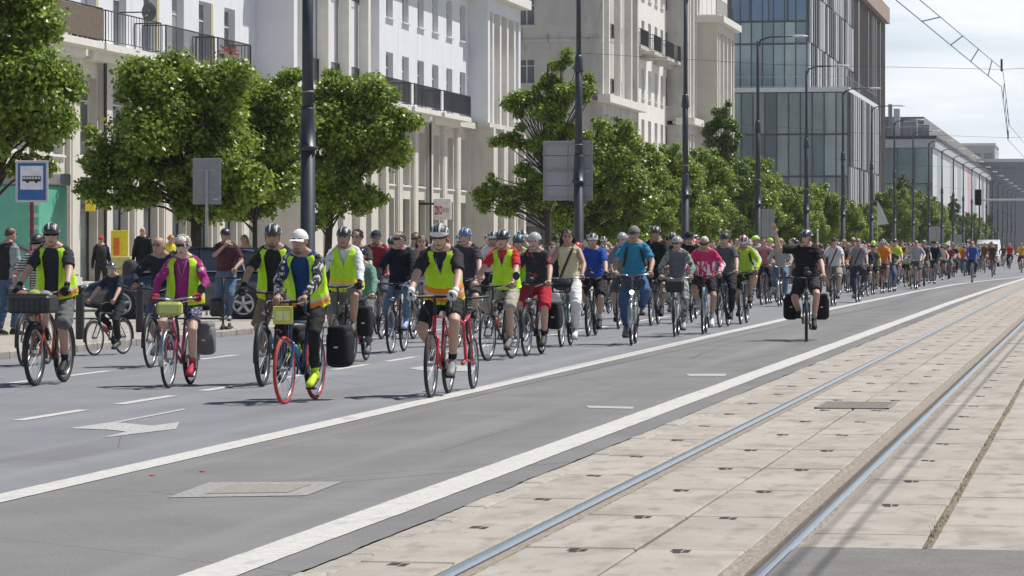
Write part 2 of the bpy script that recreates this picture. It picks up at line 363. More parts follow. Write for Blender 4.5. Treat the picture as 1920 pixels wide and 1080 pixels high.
# crumbled mortar and weeds along the rails and in the wide joint
def lumpy(name, x0, x1, y0, y1, amp, m, step=.05):
    mb = MB(); ys = steps(y0, y1, step); xs = [x0 + (x1 - x0) * k / 4 for k in range(5)]
    for i, y in enumerate(ys):
        for k, x in enumerate(xs):
            e = .012 * nz1(y, 9, k) if k in (0, 4) else 0
            mb.v.append((x + e, y, -.012 + amp * (abs(nz1(y, 14, k)) * 1.3 + .5 * nz1(y, 31, k)) * (1 if 0 < k < 4 else .2)))
        if i:
            for k in range(4): a = (i - 1) * 5 + k; mb.f.append((a, a + 1, a + 6, a + 5)); mb.m.append(0)
    return tag(mb.obj(name, m, bed), kind='stuff')
lumpy('joint_soil', -.935, -.875, 16.8, 110, .022, M['soil'])
for x0, x1 in ((-3.17, -3.137), (-2.985, -2.96), (-1.82, -1.75), (-1.585, -1.548)): lumpy('rail_mortar', x0, x1, 10, 80, .016, M['kerb'] if x0 < -3 else M['rail_rust'], .07)
mb = MB()
for i in range(900):
    y = 16.8 + 60 * random.random() ** 1.6; x = -.905 + random.gauss(0, .018)
    if noise.noise(Vector((y * .8, 0, 0))) < -.05: continue
    h = random.uniform(.004, .022); a = random.uniform(0, 6.28); dx, dy = math.cos(a) * .003, math.sin(a) * .003
    mb.add([(x - dx, y - dy, -.01), (x + dx, y + dy, -.01), (x + dy * 3, y + dx * 3, h)], [(0, 1, 2)])
tag(mb.obj('joint_weeds', mat('weed', (.10, .13, .04), .8, var=.4, vs=30), bed), kind='stuff')
# drain grate between the rails
g0 = G(1600, 761)
gt = thing('drain_grate', 'rectangular iron drain grate set between the tram rails', 'grate', (-2.39, g0.y, 0))
mb = MB(); W_, D_ = .36, .62
for a, b in (((-W_, -D_), (W_, -D_ + .04)), ((-W_, D_ - .04), (W_, D_)), ((-W_, -D_), (-W_ + .03, D_)), ((W_ - .03, -D_), (W_, D_))): mb.box((a[0], a[1], 0), (b[0], b[1], .012))
gcm = mat('grate_iron', (.24, .225, .20), .8, var=.2, vs=20); mb.obj('grate_frame', gcm, gt)
bmz = MB().box((-W_ + .03, -.026, .002), (W_ - .03, .026, .010)).mesh('grate_bar', gcm)
for i in range(15): link('grate_bar', bmz, gt, (0, -D_ + .09 + i * .076, 0))
MB().box((-W_, -D_, .0005), (W_, D_, .0015)).obj('grate_pit', M['joint'], gt)

# ------------------------------------------------------------------ pavement on the left, with kerb
pv = M['pavement']
t = pv.node_tree; bk = t.nodes.new('ShaderNodeTexBrick'); bk.inputs['Scale'].default_value = 1; bk.inputs['Brick Width'].default_value = .5; bk.inputs['Row Height'].default_value = .5; bk.inputs['Mortar Size'].default_value = .012
gp = t.nodes.new('ShaderNodeNewGeometry'); t.links.new(gp.outputs['Position'], bk.inputs[0])
bk.inputs['Color1'].default_value = (1, 1, 1, 1); bk.inputs['Color2'].default_value = (.88, .88, .88, 1); bk.inputs['Mortar'].default_value = (.55, .53, .5, 1)
mm = t.nodes.new('ShaderNodeMix'); mm.data_type = 'RGBA'; mm.blend_type = 'MULTIPLY'; mm.inputs[0].default_value = 1
b_ = t.nodes['Principled BSDF']; old = b_.inputs['Base Color'].links[0].from_socket; t.links.new(old, mm.inputs[6]); t.links.new(bk.outputs[0], mm.inputs[7]); t.links.new(mm.outputs[2], b_.inputs['Base Color'])
pvm = struct('pavement', MB().box((-60, -40, -.15), (KX - .155, 1800, .11)), pv)
struct('far_pavement', MB().box((15.3, -40, -.15), (45, 1800, .11)), pv)
ks = MB().bbox((-.075, -.495, -.14), (.075, .495, .115), .02).mesh('kerb_stone', M['kerb'])
for i in range(110): link('kerb_stone', ks, pvm, (KX - .075, 30.5 + i, random.uniform(-.006, .004)))
mb = MB(); mb.box((KX - .15, 141, -.14), (KX, 1500, .113)); mb.box((KX - .15, -40, -.14), (KX, 29.9, .113)); tag(mb.obj('distant_kerb', M['kerb'], pvm), kind='stuff')

# ================================================================== BUILDINGS
def wall(mb, O, U, N, W, H, holes, dep=.28, mi=0, mr=0):
    O = Vector(O); U = Vector(U); N = Vector(N); Zv = Vector((0, 0, 1))
    us = sorted(set([0, W] + [h[0] for h in holes] + [h[1] for h in holes])); zs = sorted(set([0, H] + [h[2] for h in holes] + [h[3] for h in holes]))
    us = [u for u in us if 0 <= u <= W]; zs = [z for z in zs if 0 <= z <= H]
    P = lambda u, z, d=0: O + U * u + Zv * z - N * d
    for i in range(len(us) - 1):
        for j in range(len(zs) - 1):
            cu, cz = (us[i] + us[i + 1]) / 2, (zs[j] + zs[j + 1]) / 2
            if any(h[0] < cu < h[1] and h[2] < cz < h[3] for h in holes): continue
            mb.quad(P(us[i], zs[j]), P(us[i + 1], zs[j]), P(us[i + 1], zs[j + 1]), P(us[i], zs[j + 1]), mi)
    for u0, u1, z0, z1 in holes:
        for a, b in (((u0, z0), (u1, z0)), ((u1, z0), (u1, z1)), ((u1, z1), (u0, z1)), ((u0, z1), (u0, z0))):
            mb.quad(P(*a), P(*b), P(*b, dep), P(*a, dep), mr)
    return mb
WINM = {}
def window(parent, c, N, w, h, kind='win', sill=True, dark=True, dep=.22):
    """window unit (frame with mullions) whose centre bottom sits at c on the wall plane; pane and sill are its parts"""
    k = (round(w, 2), round(h, 2), kind, dark)
    if k not in WINM:
        f = MB(); t = .07
        f.box((-w / 2, 0, 0), (-w / 2 + t, .06, h)); f.box((w / 2 - t, 0, 0), (w / 2, .06, h)); f.box((-w / 2 + t, 0, 0), (w / 2 - t, .06, t)); f.box((-w / 2 + t, 0, h - t), (w / 2 - t, .06, h))
        f.box((-.035, .002, t), (.035, .058, h - t))
        if kind == 'shop': f.box((-w / 2 + t, .003, h * .72), (-.036, .057, h * .72 + .08)); f.box((.036, .003, h * .72), (w / 2 - t, .057, h * .72 + .08))
        else: f.box((-w / 2 + t, .003, h * .70), (-.036, .057, h * .70 + .05)); f.box((.036, .003, h * .70), (w / 2 - t, .057, h * .70 + .05))
        p = MB().box((-w / 2 + .02, .03, .02), (w / 2 - .02, .04, h - .02))
        s = MB().box((-w / 2 - .1, -.34, -.09), (w / 2 + .1, -.005, -.03))
        gm = M['shop_glass'] if kind == 'shop' else (M['glass_dark'] if dark else M['glass_pale'])
        WINM[k] = (f.mesh('window', M['iron'] if kind == 'shop' else M['frame_white']), p.mesh('pane', gm), s.mesh('sill', M['trim']))
    f, p, s = WINM[k]; N = Vector(N); rz = math.atan2(N.x, -N.y)
    o = link('window', f, parent, Vector(c) - N * dep, rz); link('pane', p, o)
    if sill: link('sill', s, o)
    return o
def railing(parent, pts, h=1.0, gap=.13, m=None, name='railing'):
    mb = MB()
    for a, b in zip(pts, pts[1:]):
        a, b = Vector(a), Vector(b); d = b - a; n = max(1, int(d.length / gap))
        mb.tube([a + Vector((0, 0, h)), b + Vector((0, 0, h))], .024, 5); mb.tube([a + Vector((0, 0, .1)), b + Vector((0, 0, .1))], .016, 4)
        for i in range(n + 1):
            p = a + d * (i / n); mb.tube([p + Vector((0, 0, .1 if 0 < i < n else 0)), p + Vector((0, 0, h))], .011 if 0 < i < n else .022, 4)
    return mb.obj(name, m or M['iron'], parent)
X_ = Vector((1, 0, 0)); MY = Vector((0, -1, 0))
def fblock(parent, name, x0, x1, y0, y1, z0, z1, m): return MB().box((x0, y0, z0), (x1, y1, z1)).obj(name, m, parent)

# --- building 1: white plastered house over a limestone arcade
FX = -32.0; Y0 = 74.0; YE = YX(976, -31.0)
b1 = thing('apartment_building', 'long white plastered apartment building over a cream stone arcade, nearest at left', 'building', (FX, Y0, .11))
def L1p(p): return Vector((p[0] - FX, p[1] - Y0, p[2] - .11))
STEP = 3.4; ybase = YX(224, FX)
axes = [ybase + STEP * k for k in range(-10, 25)]
ra, rb = YX(551, -30.5), YX(653, FX); rc, rd = YX(915, -31.0), YE
holes_up = []; wins = []
for y in axes:
    if y < Y0 + 1.2: continue
    if ra - 1.0 < y < rb + 1.0 or y > rc - 1.0: continue
    holes_up += [(y - .75 - Y0, y + .75 - Y0, 8.15, 10.45), (y - .7 - Y0, y + .7 - Y0, 12.05, 13.85)]
    wins.append(y)
mb = MB(); lo = 7.9
hs = []
for y in wins: hs += [(y - .75 - Y0, y + .75 - Y0, 8.15 - lo, 10.45 - lo), (y - .7 - Y0, y + .7 - Y0, 12.05 - lo, 13.85 - lo), (y - .7 - Y0, y + .7 - Y0, 15.5 - lo, 17.2 - lo)]
wall(mb, (0, 0, lo - .11), (0, 1, 0), X_, YE - Y0, 19.0 - lo, hs, .3)
mb.obj('upper_wall', M['white_wall'], b1)
for k, y in enumerate(wins):
    window(b1, L1p((FX, y, 8.15)), X_, 1.5, 2.3, 'door', False, k % 3 != 0); window(b1, L1p((FX, y, 12.05)), X_, 1.4, 1.8, 'win', True, k % 4 != 1); window(b1, L1p((FX, y, 15.5)), X_, 1.4, 1.7, 'win', True)
    if k % 2 == 0 and y < 125: fblock(b1, 'reveal_panel', .004, .03, y + .76 - Y0, y + 1.05 - Y0, 8.15 - .11, 10.45 - .11, M['ochre'])
# arcade storey
mb = MB(); hs = []; gax = []
for y in axes:
    if y < Y0 + 1.2 or y > YE - 1: continue
    if ra - .6 < y < ra + .6: continue
    hs += [(y - .95 - Y0, y + .95 - Y0, .35, 3.7), (y - .95 - Y0, y + .95 - Y0, 4.35, 6.9)]; gax.append(y)
wall(mb, (0, 0, 0), (0, 1, 0), X_, YE - Y0, 7.79, hs, .32)
mb.obj('arcade_wall', M['cream_wall'], b1)
for k, y in enumerate(gax):
    window(b1, L1p((FX, y, .46)), X_, 1.9, 3.35, 'shop', False, dep=.26); window(b1, L1p((FX, y, 4.46)), X_, 1.9, 2.55, 'win', True, k % 2 == 0, dep=.26)
pil = MB().box((0, -.5, -.11), (.15, .5, 7.2)).box((.0, -.58, 7.2), (.24, .58, 7.5)).box((0, -.56, -.11), (.20, .56, .5)).box((.15, -.36, .6), (.18, .36, 7.0)).mesh('pilaster', M['cream_wall'])
for y in [a + STEP / 2 for a in axes]:
    if Y0 + .6 < y < YE - .4: link('pilaster', pil, b1, (.002, y - Y0, 0))
dpm = MB().tube([(.24, 0, 0), (.24, 0, 7.4)], .06, 8).mesh('downpipe', M['iron'])
for k in (2, 6, 9, 15, 21):
    if Y0 < axes[k + 3] + 1.15 < YE: link('downpipe', dpm, b1, (0, axes[k + 3] + 1.12 - Y0, 0))
fblock(b1, 'string_course', .0, .42, 0, YE - Y0, 7.5, 7.80, M['cream_wall'])
fblock(b1, 'cornice', .003, .72, 0, YE - Y0, 14.35, 14.85, M['trim']); fblock(b1, 'cornice_fascia', .003, .4, 0, YE - Y0, 14.12, 14.34, M['trim'])
fblock(b1, 'core', -14, -.8, .05, YE - Y0 - .05, -.11, 19, M['grey_wall']); fblock(b1, 'end_wall', -14, -.003, YE - Y0 - .04, YE - Y0 + .02, -.11, 18.9, M['grey_wall'])
# projecting bays with tall pilasters
def bay(parent, base, fx, px, ya, yb, z0, z1, m, npil, recess=.55, rows=((8.3, 10.4), (12, 13.8)), zb=.11):
    P = lambda x, y, z: Vector((x - base[0], y - base[1], z - zb)); w = yb - ya
    mb = MB(); q = lambda a, b: mb.box(tuple(P(*a)), tuple(P(*b)))
    q((fx, ya, z0), (px - recess, yb, z1)); q((px - recess, ya, z0), (px, ya + .55, z1)); q((px - recess, yb - .55, z0), (px, yb, z1)); q((px - recess, ya + .551, z1 - .7), (px - .01, yb - .551, z1))
    mb.obj('bay_wall', m, parent)
    pm = MB().box((-.4, -.22, 0), (.03, .22, z1 - z0 - .705)).mesh('pilaster', M['trim'])
    for i in range(npil):
        y = ya + .55 + (w - 1.1) * (i + .5) / npil; link('pilaster', pm, parent, P(px - .05, y, z0))
    for i in range(npil + 1):
        y = ya + .55 + (w - 1.1) * i / npil
        if i in (0, npil): continue
        for a, b in rows:
            window(parent, P(px - recess, y, a), X_, min(.9, (w - 1.1) / npil - .5), b - a, 'bay', False, True, dep=-.01)
            railing(parent, [P(px - recess + .12, y - (w - 1.1) / npil / 2 + .25, a - .2), P(px - recess + .12, y + (w - 1.1) / npil / 2 - .25, a - .2)], 1.0, .12)
    fblock(parent, 'bay_cornice', fx - base[0] + .75, px - base[0] + .55, ya - base[1] - .45, yb - base[1] + .3, z1 - zb, z1 - zb + .5, M['trim'])
    fblock(parent, 'bay_plinth', fx - base[0] + .45, px - base[0] + .12, ya - base[1] - .1, yb - base[1] + .1, z0 - zb - .25, z0 - zb - .003, M['cream_wall'])
for (px, ya, yb) in ((-30.5, ra, rb), (-31.0, rc, rd)):
    bay(b1, (FX, Y0), FX + .004, px, ya, yb, 7.95, 14.4, M['white_wall'], 4)
    mb = MB(); w = yb - ya; hs = [(w * (i + .5) / 3 - .5, w * (i + .5) / 3 + .5, .4, 6.6) for i in range(3)]
    wall(mb, (px - FX, ya - Y0, -.11), (0, 1, 0), X_, w, 7.8, hs, .5); mb.box((.05, ya - Y0 + .003, -.11), (px - FX - .51, yb - Y0 - .003, 7.69)); mb.box((px - FX - .51, ya - Y0, -.11), (px - FX - .002, ya - Y0 + .3, 7.69)); mb.obj('bay_base', M['cream_wall'], b1)
    for i in range(3): window(b1, Vector((px - FX, ya + w * (i + .5) / 3 - Y0, .3)), X_, 1.0, 6.2, 'shop', False, dep=.42)
    for i in range(4): fblock(b1, 'pilaster', px - FX + .001, px - FX + .3, ya - Y0 + (w - .55) * i / 3, ya - Y0 + (w - .55) * i / 3 + .55, -.11, 7.6, M['cream_wall'])
# balconies of building 1
def balcony(ya, yb, pr=1.0, closed=None, z=8.02):
    s = MB().box((.0, ya - Y0, z - .22 - .11), (pr, yb - Y0, z - .11)).box((0, ya - Y0 + .2, z - .5 - .11), (pr * .5, yb - Y0 - .2, z - .221 - .11)).obj('balcony', M['trim'], b1)
    zz = z - .11; q = [(.05, ya - Y0 + .04, zz), (pr - .05, ya - Y0 + .04, zz), (pr - .05, yb - Y0 - .04, zz), (.05, yb - Y0 - .04, zz)]
    railing(s, q, 1.05, .11 if closed != 'wire' else .3)
    if closed == 'wood':
        for side in range(3):
            a, b = Vector(q[side]), Vector(q[side + 1]); d = (b - a); n = max(2, int(d.length / .15)); d /= n
            for i in range(n):
                mbp = MB(); p0 = a + d * (i + .06); p1 = a + d * (i + .94); off = Vector((d.y, -d.x, 0)).normalized() * .03
                mbp.add([p0 + off + Vector((0, 0, .06)), p1 + off + Vector((0, 0, .06)), p1 + off * 1.8 + Vector((0, 0, .06)), p0 + off * 1.8 + Vector((0, 0, .06))] + [p0 + off + Vector((0, 0, 1.0)), p1 + off + Vector((0, 0, 1.0)), p1 + off * 1.8 + Vector((0, 0, 1.0)), p0 + off * 1.8 + Vector((0, 0, 1.0))],
                        [(0, 1, 2, 3), (4, 5, 6, 7), (0, 1, 5, 4), (1, 2, 6, 5), (2, 3, 7, 6), (3, 0, 4, 7)]); mbp.obj('plank', M['wood_old'], s)
    return s
balcony(YX(97, -31), YX(190, -31), 1.1, 'wood'); balcony(YX(200, -31), YX(305, -31), 1.0, 'wire'); balcony(YX(318, -31), YX(410, -31), .9); balcony(YX(415, -31), YX(478, -31), .9)
for k in range(3):
    ya = YX(722 + k * 56, -31); balcony(ya, YX(772 + k * 56, -31), 1.0)
dish = thing('satellite_dish', 'round grey satellite dish mounted above the wire balcony', 'satellite dish', (-30.9, YX(279, -30.9), 0))
zc = ZH(22, -30.9, YX(279, -30.9)); dm = MB(); rings = []
for k in range(7):
    q = k / 6; rings.append((Vector((0, -.07 + .09 * q * q, zc)), Vector((1, 0, 0)), Vector((0, 0, 1)), .04 + .21 * q, .05 + .27 * q))
dm.loft(rings, 20, 0, False); dm.obj('dish', mat('dish_grey', (.09, .09, .095), .5), dish, True); MB().tube([(0, -.06, zc - .1), (0, -.4, zc - .18)], .012, 6).obj('feed_arm', M['zinc'], dish); MB().tube([(0, .0, zc), (-.2, .15, zc), (-1.12, .15, zc)], .025, 6).obj('bracket', M['iron'], dish)
fl = thing('flower_box', 'box of red flowers on the balcony railing', 'flower box', (-31.05, YX(432, -31), ZH(102, -31, YX(432, -31))))
MB().box((-.1, -1.0, -.2), (.1, 1.0, -.02)).obj('box', M['wood_old'], fl)
mb = MB()
for i in range(260):
    c = Vector((random.gauss(0, .11), random.uniform(-1, 1), random.uniform(-.05, .28))); r = random.uniform(.02, .045); v = [c + Vector((random.uniform(-1, 1), random.uniform(-1, 1), random.uniform(-1, 1))) * r * 1.5 for _ in range(3)]; mb.add(v, [(0, 1, 2)], 0 if random.random() < .6 else 1)
mb.obj('blossoms', [mat('petal', (.62, .04, .08), .6), mat('petal_leaf', (.05, .1, .02), .6)], fl)
# pharmacy sign, posters and the green hoarding
sy = YX(826, -31.2); sgn = thing('shop_sign', 'white square shop sign with red lettering sticking out of the arcade', 'sign', (-31.1, sy, ZH(412, -31, sy)))
sw = 33 * depth(-31, sy) / F; sh = 40 * depth(-31, sy) / F
MB().bbox((-sw / 2, -.08, 0), (sw / 2, .08, sh), .02).obj('panel', mat('sign_white', (.78, .78, .8), .4), sgn); MB().box((-1.1, -.02, sh * .7), (-sw / 2, .02, sh * .8)).obj('bracket', M['iron'], sgn)
for s_, dx, c_, sz in (('ZIKO', -.22, (.6, .03, .04), .34), ('APTEKA', .23, (.45, .2, .2), .20)):
    o = link('lettering', text_mesh('lettering', s_, sz, mat('letter_%s' % s_, c_, .5), .012 if dx < 0 else 0), sgn, (dx * sw, -.086, sh * .42)); o.rotation_euler = (R(90), 0, 0); o.scale = (.43 * sw / (.34 * 2.4) if dx < 0 else .46 * sw / (.2 * 4.2), 1.6, 1)
hy = 62.0
hx0, hx1 = -21.6, -20.4
def poster(name, label, cat, px0, px1, py0, py1, X, m, th=.06, cat2=None):
    """upright panel facing the camera, set on a street-facing plane X"""
    y = YX((px0 + px1) / 2, X); d = depth(X, y); wv = (px1 - px0) * d / F / ca; z0, z1 = ZH(py1, X, y), ZH(py0, X, y)
    t = thing(name, label, cat, (X, y, z0)); MB().bbox((-wv / 2, -th / 2, 0), (wv / 2, th / 2, z1 - z0), .01).obj('panel', m, t); return t, wv, z1 - z0, d
kx = -24.0; ky = YX(20, kx)
kd = depth(kx, ky)
kiosk = thing('kiosk', 'mint green kiosk with pink swoosh at the left edge, behind the bus stop', 'kiosk', (kx, ky, .11))
kw = 100 * kd / F; kh = ZH(346, kx, ky) - .11
MB().bbox((-kw * .75, 0, 0), (kw * .55, 2.0, kh), .03).obj('body', mat('mint', (.13, .46, .33), .45, var=.08, vs=2), kiosk); MB().bbox((-kw * .8, -.15, kh + .002), (kw * .6, 2.1, kh + .28), .03).obj('roof', M['zinc'], kiosk)
MB().tube([(-.05, -.02, kh * .66), (.12, -.02, kh * .52), (.42, -.02, kh * .47), (.55, -.02, kh * .50)], [.01, .035, .03, .01], 6).obj('swoosh', mat('swoosh', (.55, .05, .16), .5), kiosk)
for i in range(9): MB().box((kw * .36 + .0, -.006, .5 + i * .27), (kw * .36 + random.uniform(.1, .28), -.002, .5 + i * .27 + random.uniform(.05, .16))).obj('print', mat('mint_print', (.5, .62, .55), .5), kiosk)
ysign, w1, h1, _ = poster('poster', 'yellow poster with an orange rectangle on the shop front', 'poster', 208, 241, 432, 482, -31.0, mat('yellow', (.80, .68, .04), .5))
MB().box((-w1 * .34, -.045, h1 * .06), (w1 * .0, -.032, h1 * .72)).obj('print', mat('orange_print', (.75, .16, .02), .5), ysign); MB().box((-w1 * .3, -.05, -ZH(482, -31, YX(225, -31)) + .12), (w1 * .3, .03, -.005)).obj('stand', M['zinc'], ysign)
poster('poster', 'small yellow sign above the narrow shop door', 'sign', 160, 179, 373, 396, -31.55, mat('yellow', (.80, .68, .04), .5))[0]
bn = thing('notice_box', 'pale yellow box with faint print standing before the shops', 'box', (-30.2, YX(225, -30.2), .11)); dd = depth(-30.2, YX(225, -30.2))
MB().bbox((-20 * dd / F, 0, 0), (20 * dd / F, .5, ZH(481, -30.2, YX(225, -30.2)) - .11), .02).obj('body', mat('pale_yellow', (.55, .52, .22), .6), bn)
for i in range(3): MB().box((-.2, -.006, .35 + i * .2), (.2 - .08 * i, -.001, .40 + i * .2)).obj('print', mat('pale_print', (.35, .3, .12), .6), bn)

# --- building 2: grey-white house with gable towards the camera, in three steps
gx = -31.0; gy = YX(1130, gx); gy2 = YX(1290, -30.3)
b2 = thing('apartment_building', 'weathered grey and white apartment building with a blank gable, second along the street', 'building', (gx, gy, .11))
P2 = lambda x, y, z: Vector((x - gx, y - gy, z - .11))
mb = MB(); hs = [(20 - 4.9 - .55, 20 - 4.9 + .55, 11.9, 13.5), (20 - 4.9 - .55, 20 - 4.9 + .55, 15.6, 17.4), (20 - 9, 20 - 8, 11.9, 13.5), (20 - 9, 20 - 8, 15.6, 17.4), (20 - 4.9, 20 - 3.0, .4, 3.1)]
wall(mb, (-20, 0, -.11), (1, 0, 0), MY, 20, 25, hs, .3); mb.obj('gable_wall', M['grey_wall'], b2)
for x, z in ((-4.9, 11.79), (-4.9, 15.49), (-8.5, 11.79), (-8.5, 15.49)): window(b2, (x, 0, z), MY, 1.1 if x > -8 else 1.0, 1.6 if z < 13 else 1.8)
window(b2, (-3.95, 0, .29), MY, 1.9, 2.7, 'shop', False)
aw = MB(); aw.add([(-5.2, -.01, 3.5), (-2.7, -.01, 3.5), (-2.7, -1.0, 2.95), (-5.2, -1.0, 2.95), (-5.2, -1.0, 2.75), (-2.7, -1.0, 2.75)], [(0, 1, 2, 3), (3, 2, 5, 4)]); aw.obj('awning', mat('awning', (.3, .29, .27), .8, var=.2, vs=8), b2)
fblock(b2, 'gable_ledge', -20, .35, -.35, -.002, 10.7, 10.95, M['ledge']); fblock(b2, 'gable_string', -20, 0, -.12, -.002, 14.4, 14.6, M['grey_wall'])
mx_ = -32.0; ya_, yb_ = YX(1170, mx_), YX(1256, mx_)
ax2 = [YX(p, mx_) for p in (1180, 1192.5, 1205.5, 1218, 1230, 1241, 1251)]
mb = MB(); hs = []
rows2 = ((5.2, 7.0), (8.8, 10.6), (12.1, 14.2), (15.7, 17.6), (19.2, 21.0))
sp = ax2[1] - ax2[0]; ww = min(1.5, sp * .5)
for y in ax2:
    for a, b in rows2: hs.append((y - ww / 2 - gy, y + ww / 2 - gy, a - .11, b - .11))
wall(mb, (mx_ - gx, 0, 0), (0, 1, 0), X_, gy2 - gy + 40, 25, hs, .3); mb.obj('street_wall', mat('old_white', (.74, .72, .67), .85, var=.06, vs=1), b2)
for i, y in enumerate(ax2):
    for a, b in rows2: window(b2, P2(mx_, y, a), X_, ww, b - a, 'win', True, (i + int(a)) % 3 != 0)
for i in range(0, 7, 2):
    y = ax2[i]; s = MB().box(tuple(P2(mx_, y - sp * .62, 15.1)), tuple(P2(mx_ + 1.1, y + sp * .62, 15.32))).box(tuple(P2(mx_, y - sp * .5, 14.8)), tuple(P2(mx_ + .6, y + sp * .5, 15.099))).obj('balcony', M['grey_wall'], b2)
    railing(s, [P2(mx_, y - sp * .6, 15.32), P2(mx_ + 1.05, y - sp * .6, 15.32), P2(mx_ + 1.05, y + sp * .6, 15.32), P2(mx_, y + sp * .6, 15.32)], 1.15, .1)
dm2 = MB(); dm2.loft([(Vector((0, -.05 + .07 * (k / 4) ** 2, 0)), X_, Vector((0, 0, 1)), .04 + .12 * k, .04 + .13 * k) for k in range(5)], 16, 0, False).tube([(0, 0, 0), (-.1, .15, -.2), (-.25, .15, -.9)], .03, 5)
o = dm2.obj('satellite_dish', M['iron'], None, True, loc=(mx_ + .9, ax2[6], ZH(98, mx_ + .9, ax2[6]))); tag(o, 'dark satellite dish on the balconies of the second grey building', 'satellite dish')
fblock(b2, 'core', -20, -1.35, .3, gy2 - gy + 40, -.11, 24.9, M['grey_wall'])
fblock(b2, 'roof_cornice', -20.2, .5, -.4, gy2 - gy + 12, 24.9, 25.5, M['trim'])
bay(b2, (gx, gy), mx_ + .004, gx + .003, gy + .004, ya_, 1.2, 10.7, M['grey_wall'], 3, .8, ((2.5, 4.5), (5.6, 7.6), (8.6, 10.2)))
bay(b2, (gx, gy), mx_ + .004, gx + .003, gy + .004, ya_, 11.0, 24.2, M['grey_wall'], 3, .8, ((11.8, 13.8), (15.4, 17.4), (19, 21)))
y3, y4 = YX(1290, -30.4), YX(1313, -30.4)
bay(b2, (gx, gy), mx_ + .004, -30.4, y3, y4, .5, 10.7, M['grey_wall'], 3, .8, ((2.5, 4.5), (5.6, 7.6), (8.6, 10.2))); bay(b2, (gx, gy), mx_ + .004, -30.4, y3, y4, 11.0, 24.2, M['grey_wall'], 3, .8, ((11.8, 13.8), (15.4, 17.4), (19, 21)))
# corner block with roof terrace
tx = -28.9; y5, y6 = YX(1345, tx), YX(1377, tx)
b2b = thing('corner_building', 'beige corner block with tall white pilasters and a railed roof terrace', 'building', (tx, y5, .11))
ht = ZH(42, tx, y5)
bay(b2b, (tx, y5), tx - 3.2, tx, y5, y6, .12, ht, M['beige_wall'], 4, .7, ((3, 5), (6.6, 8.6), (10.2, 12.2), (13.8, 15.8)))
fblock(b2b, 'core', -18, -3.21, 0, y6 - y5, -.1, ht - .11, M['beige_wall'])
railing(b2b, [(-12, .1, ht + .4), (-.1, .1, ht + .4), (-.1, y6 - y5, ht + .4)], 1.4, .35)
fblock(b2b, 'terrace_parapet', -12, .2, -.1, y6 - y5, ht - .11 + .51, ht + .5, M['trim'])

# --- building 3: glass offices
gm = []
for k, c in enumerate(((.12, .19, .21), (.18, .255, .27), (.08, .14, .17), (.23, .30, .31))):
    gm.append(mat('office_glass_%d' % k, c, .05, var=.30, vs=.16, spec=1.0, stretch=(1, 1, .5)))
bl = [mat('office_blue_%d' % k, c, .05, var=.2, vs=.2, spec=1.0) for k, c in enumerate(((.045, .12, .235), (.06, .15, .27), (.035, .09, .18)))]
mull = mat('mullion', (.055, .062, .068), .5, var=.1)
def curtain(parent, O, U, N, W, H, nx, nz, mats, top=None, z0=0, jit=.006):
    O = Vector(O); U = Vector(U); N = Vector(N); pw, ph = W / nx, H / nz; rz = math.atan2(N.x, -N.y)
    meshes = [MB().box((-pw / 2 + .05, -.03, .05), (pw / 2 - .05, .03, ph - .06)).mesh('pane', m) for m in mats]
    tm = [MB().box((-pw / 2 + .05, -.03, .05), (pw / 2 - .05, .03, ph - .06)).mesh('pane', m) for m in (top or mats)]
    for i in range(nx):
        for j in range(nz):
            mm_ = (tm if top and j >= nz - 1 else meshes); o = link('pane', mm_[random.randrange(len(mm_))], parent, O + U * (pw * (i + .5)) + Vector((0, 0, z0 + ph * j)), rz); o.rotation_euler = (random.uniform(-jit, jit), 0, rz + random.uniform(-jit, jit))
    for i in range(nx + 1):
        mbm = MB().box((-.06, -.1, 0), (.06, .05, H)); o = mbm.obj('mullion', mull, parent); o.location = O + U * (pw * i) + Vector((0, 0, z0)); o.rotation_euler = (0, 0, rz)
    for j in range(nz + 1):
        mbm = MB().box((0, -.085, -.1), (W, .04, .1)); o = mbm.obj('transom', mull, parent); o.location = O + Vector((0, 0, z0 + ph * j)); o.rotation_euler = (0, 0, math.atan2(U.y, U.x))
lx = -25.8; ly = YX(1590, lx); lye = YX(1645, lx); lh = ZH(163, lx, ly)
b3 = thing('office_building', 'glass office block with striped side and a taller glass tower set back', 'building', (lx, ly, .11))
wL = (1590 - 1300) * depth(lx, ly) / F
fblock(b3, 'core', -wL, -.35, .35, lye - ly, -.1, lh - .2, M['black'])
curtain(b3, (-wL, 0, 0), (1, 0, 0), MY, wL, lh - .6, 13, 4, gm)
fblock(b3, 'roof_band', -wL, .1, -.12, lye - ly, lh - .58, lh - .1, mat('roof_band', (.62, .65, .66), .4))
mb = MB(); n = 17
for i in range(n):
    y = (lye - ly) * (i + .5) / n
    for z0_, z1_ in ((.2, 5.2), (5.4, 9.7), (9.9, lh - .7)):
        dy = random.uniform(-.5, .5); mb.box((-.3, y + dy - .42, z0_), (.22, y + dy + .42, z1_), random.choice((0, 0, 1)))
tag(mb.obj('side_fins', [mat('fin_light', (.55, .56, .58), .5), mat('fin_dark', (.13, .13, .14), .5)], b3), kind='stuff')
railing(b3, [(-wL, -.02, lh - .1), (-.1, -.02, lh - .1), (-.1, lye - ly, lh - .1)], 1.1, 1.4, M['zinc'])
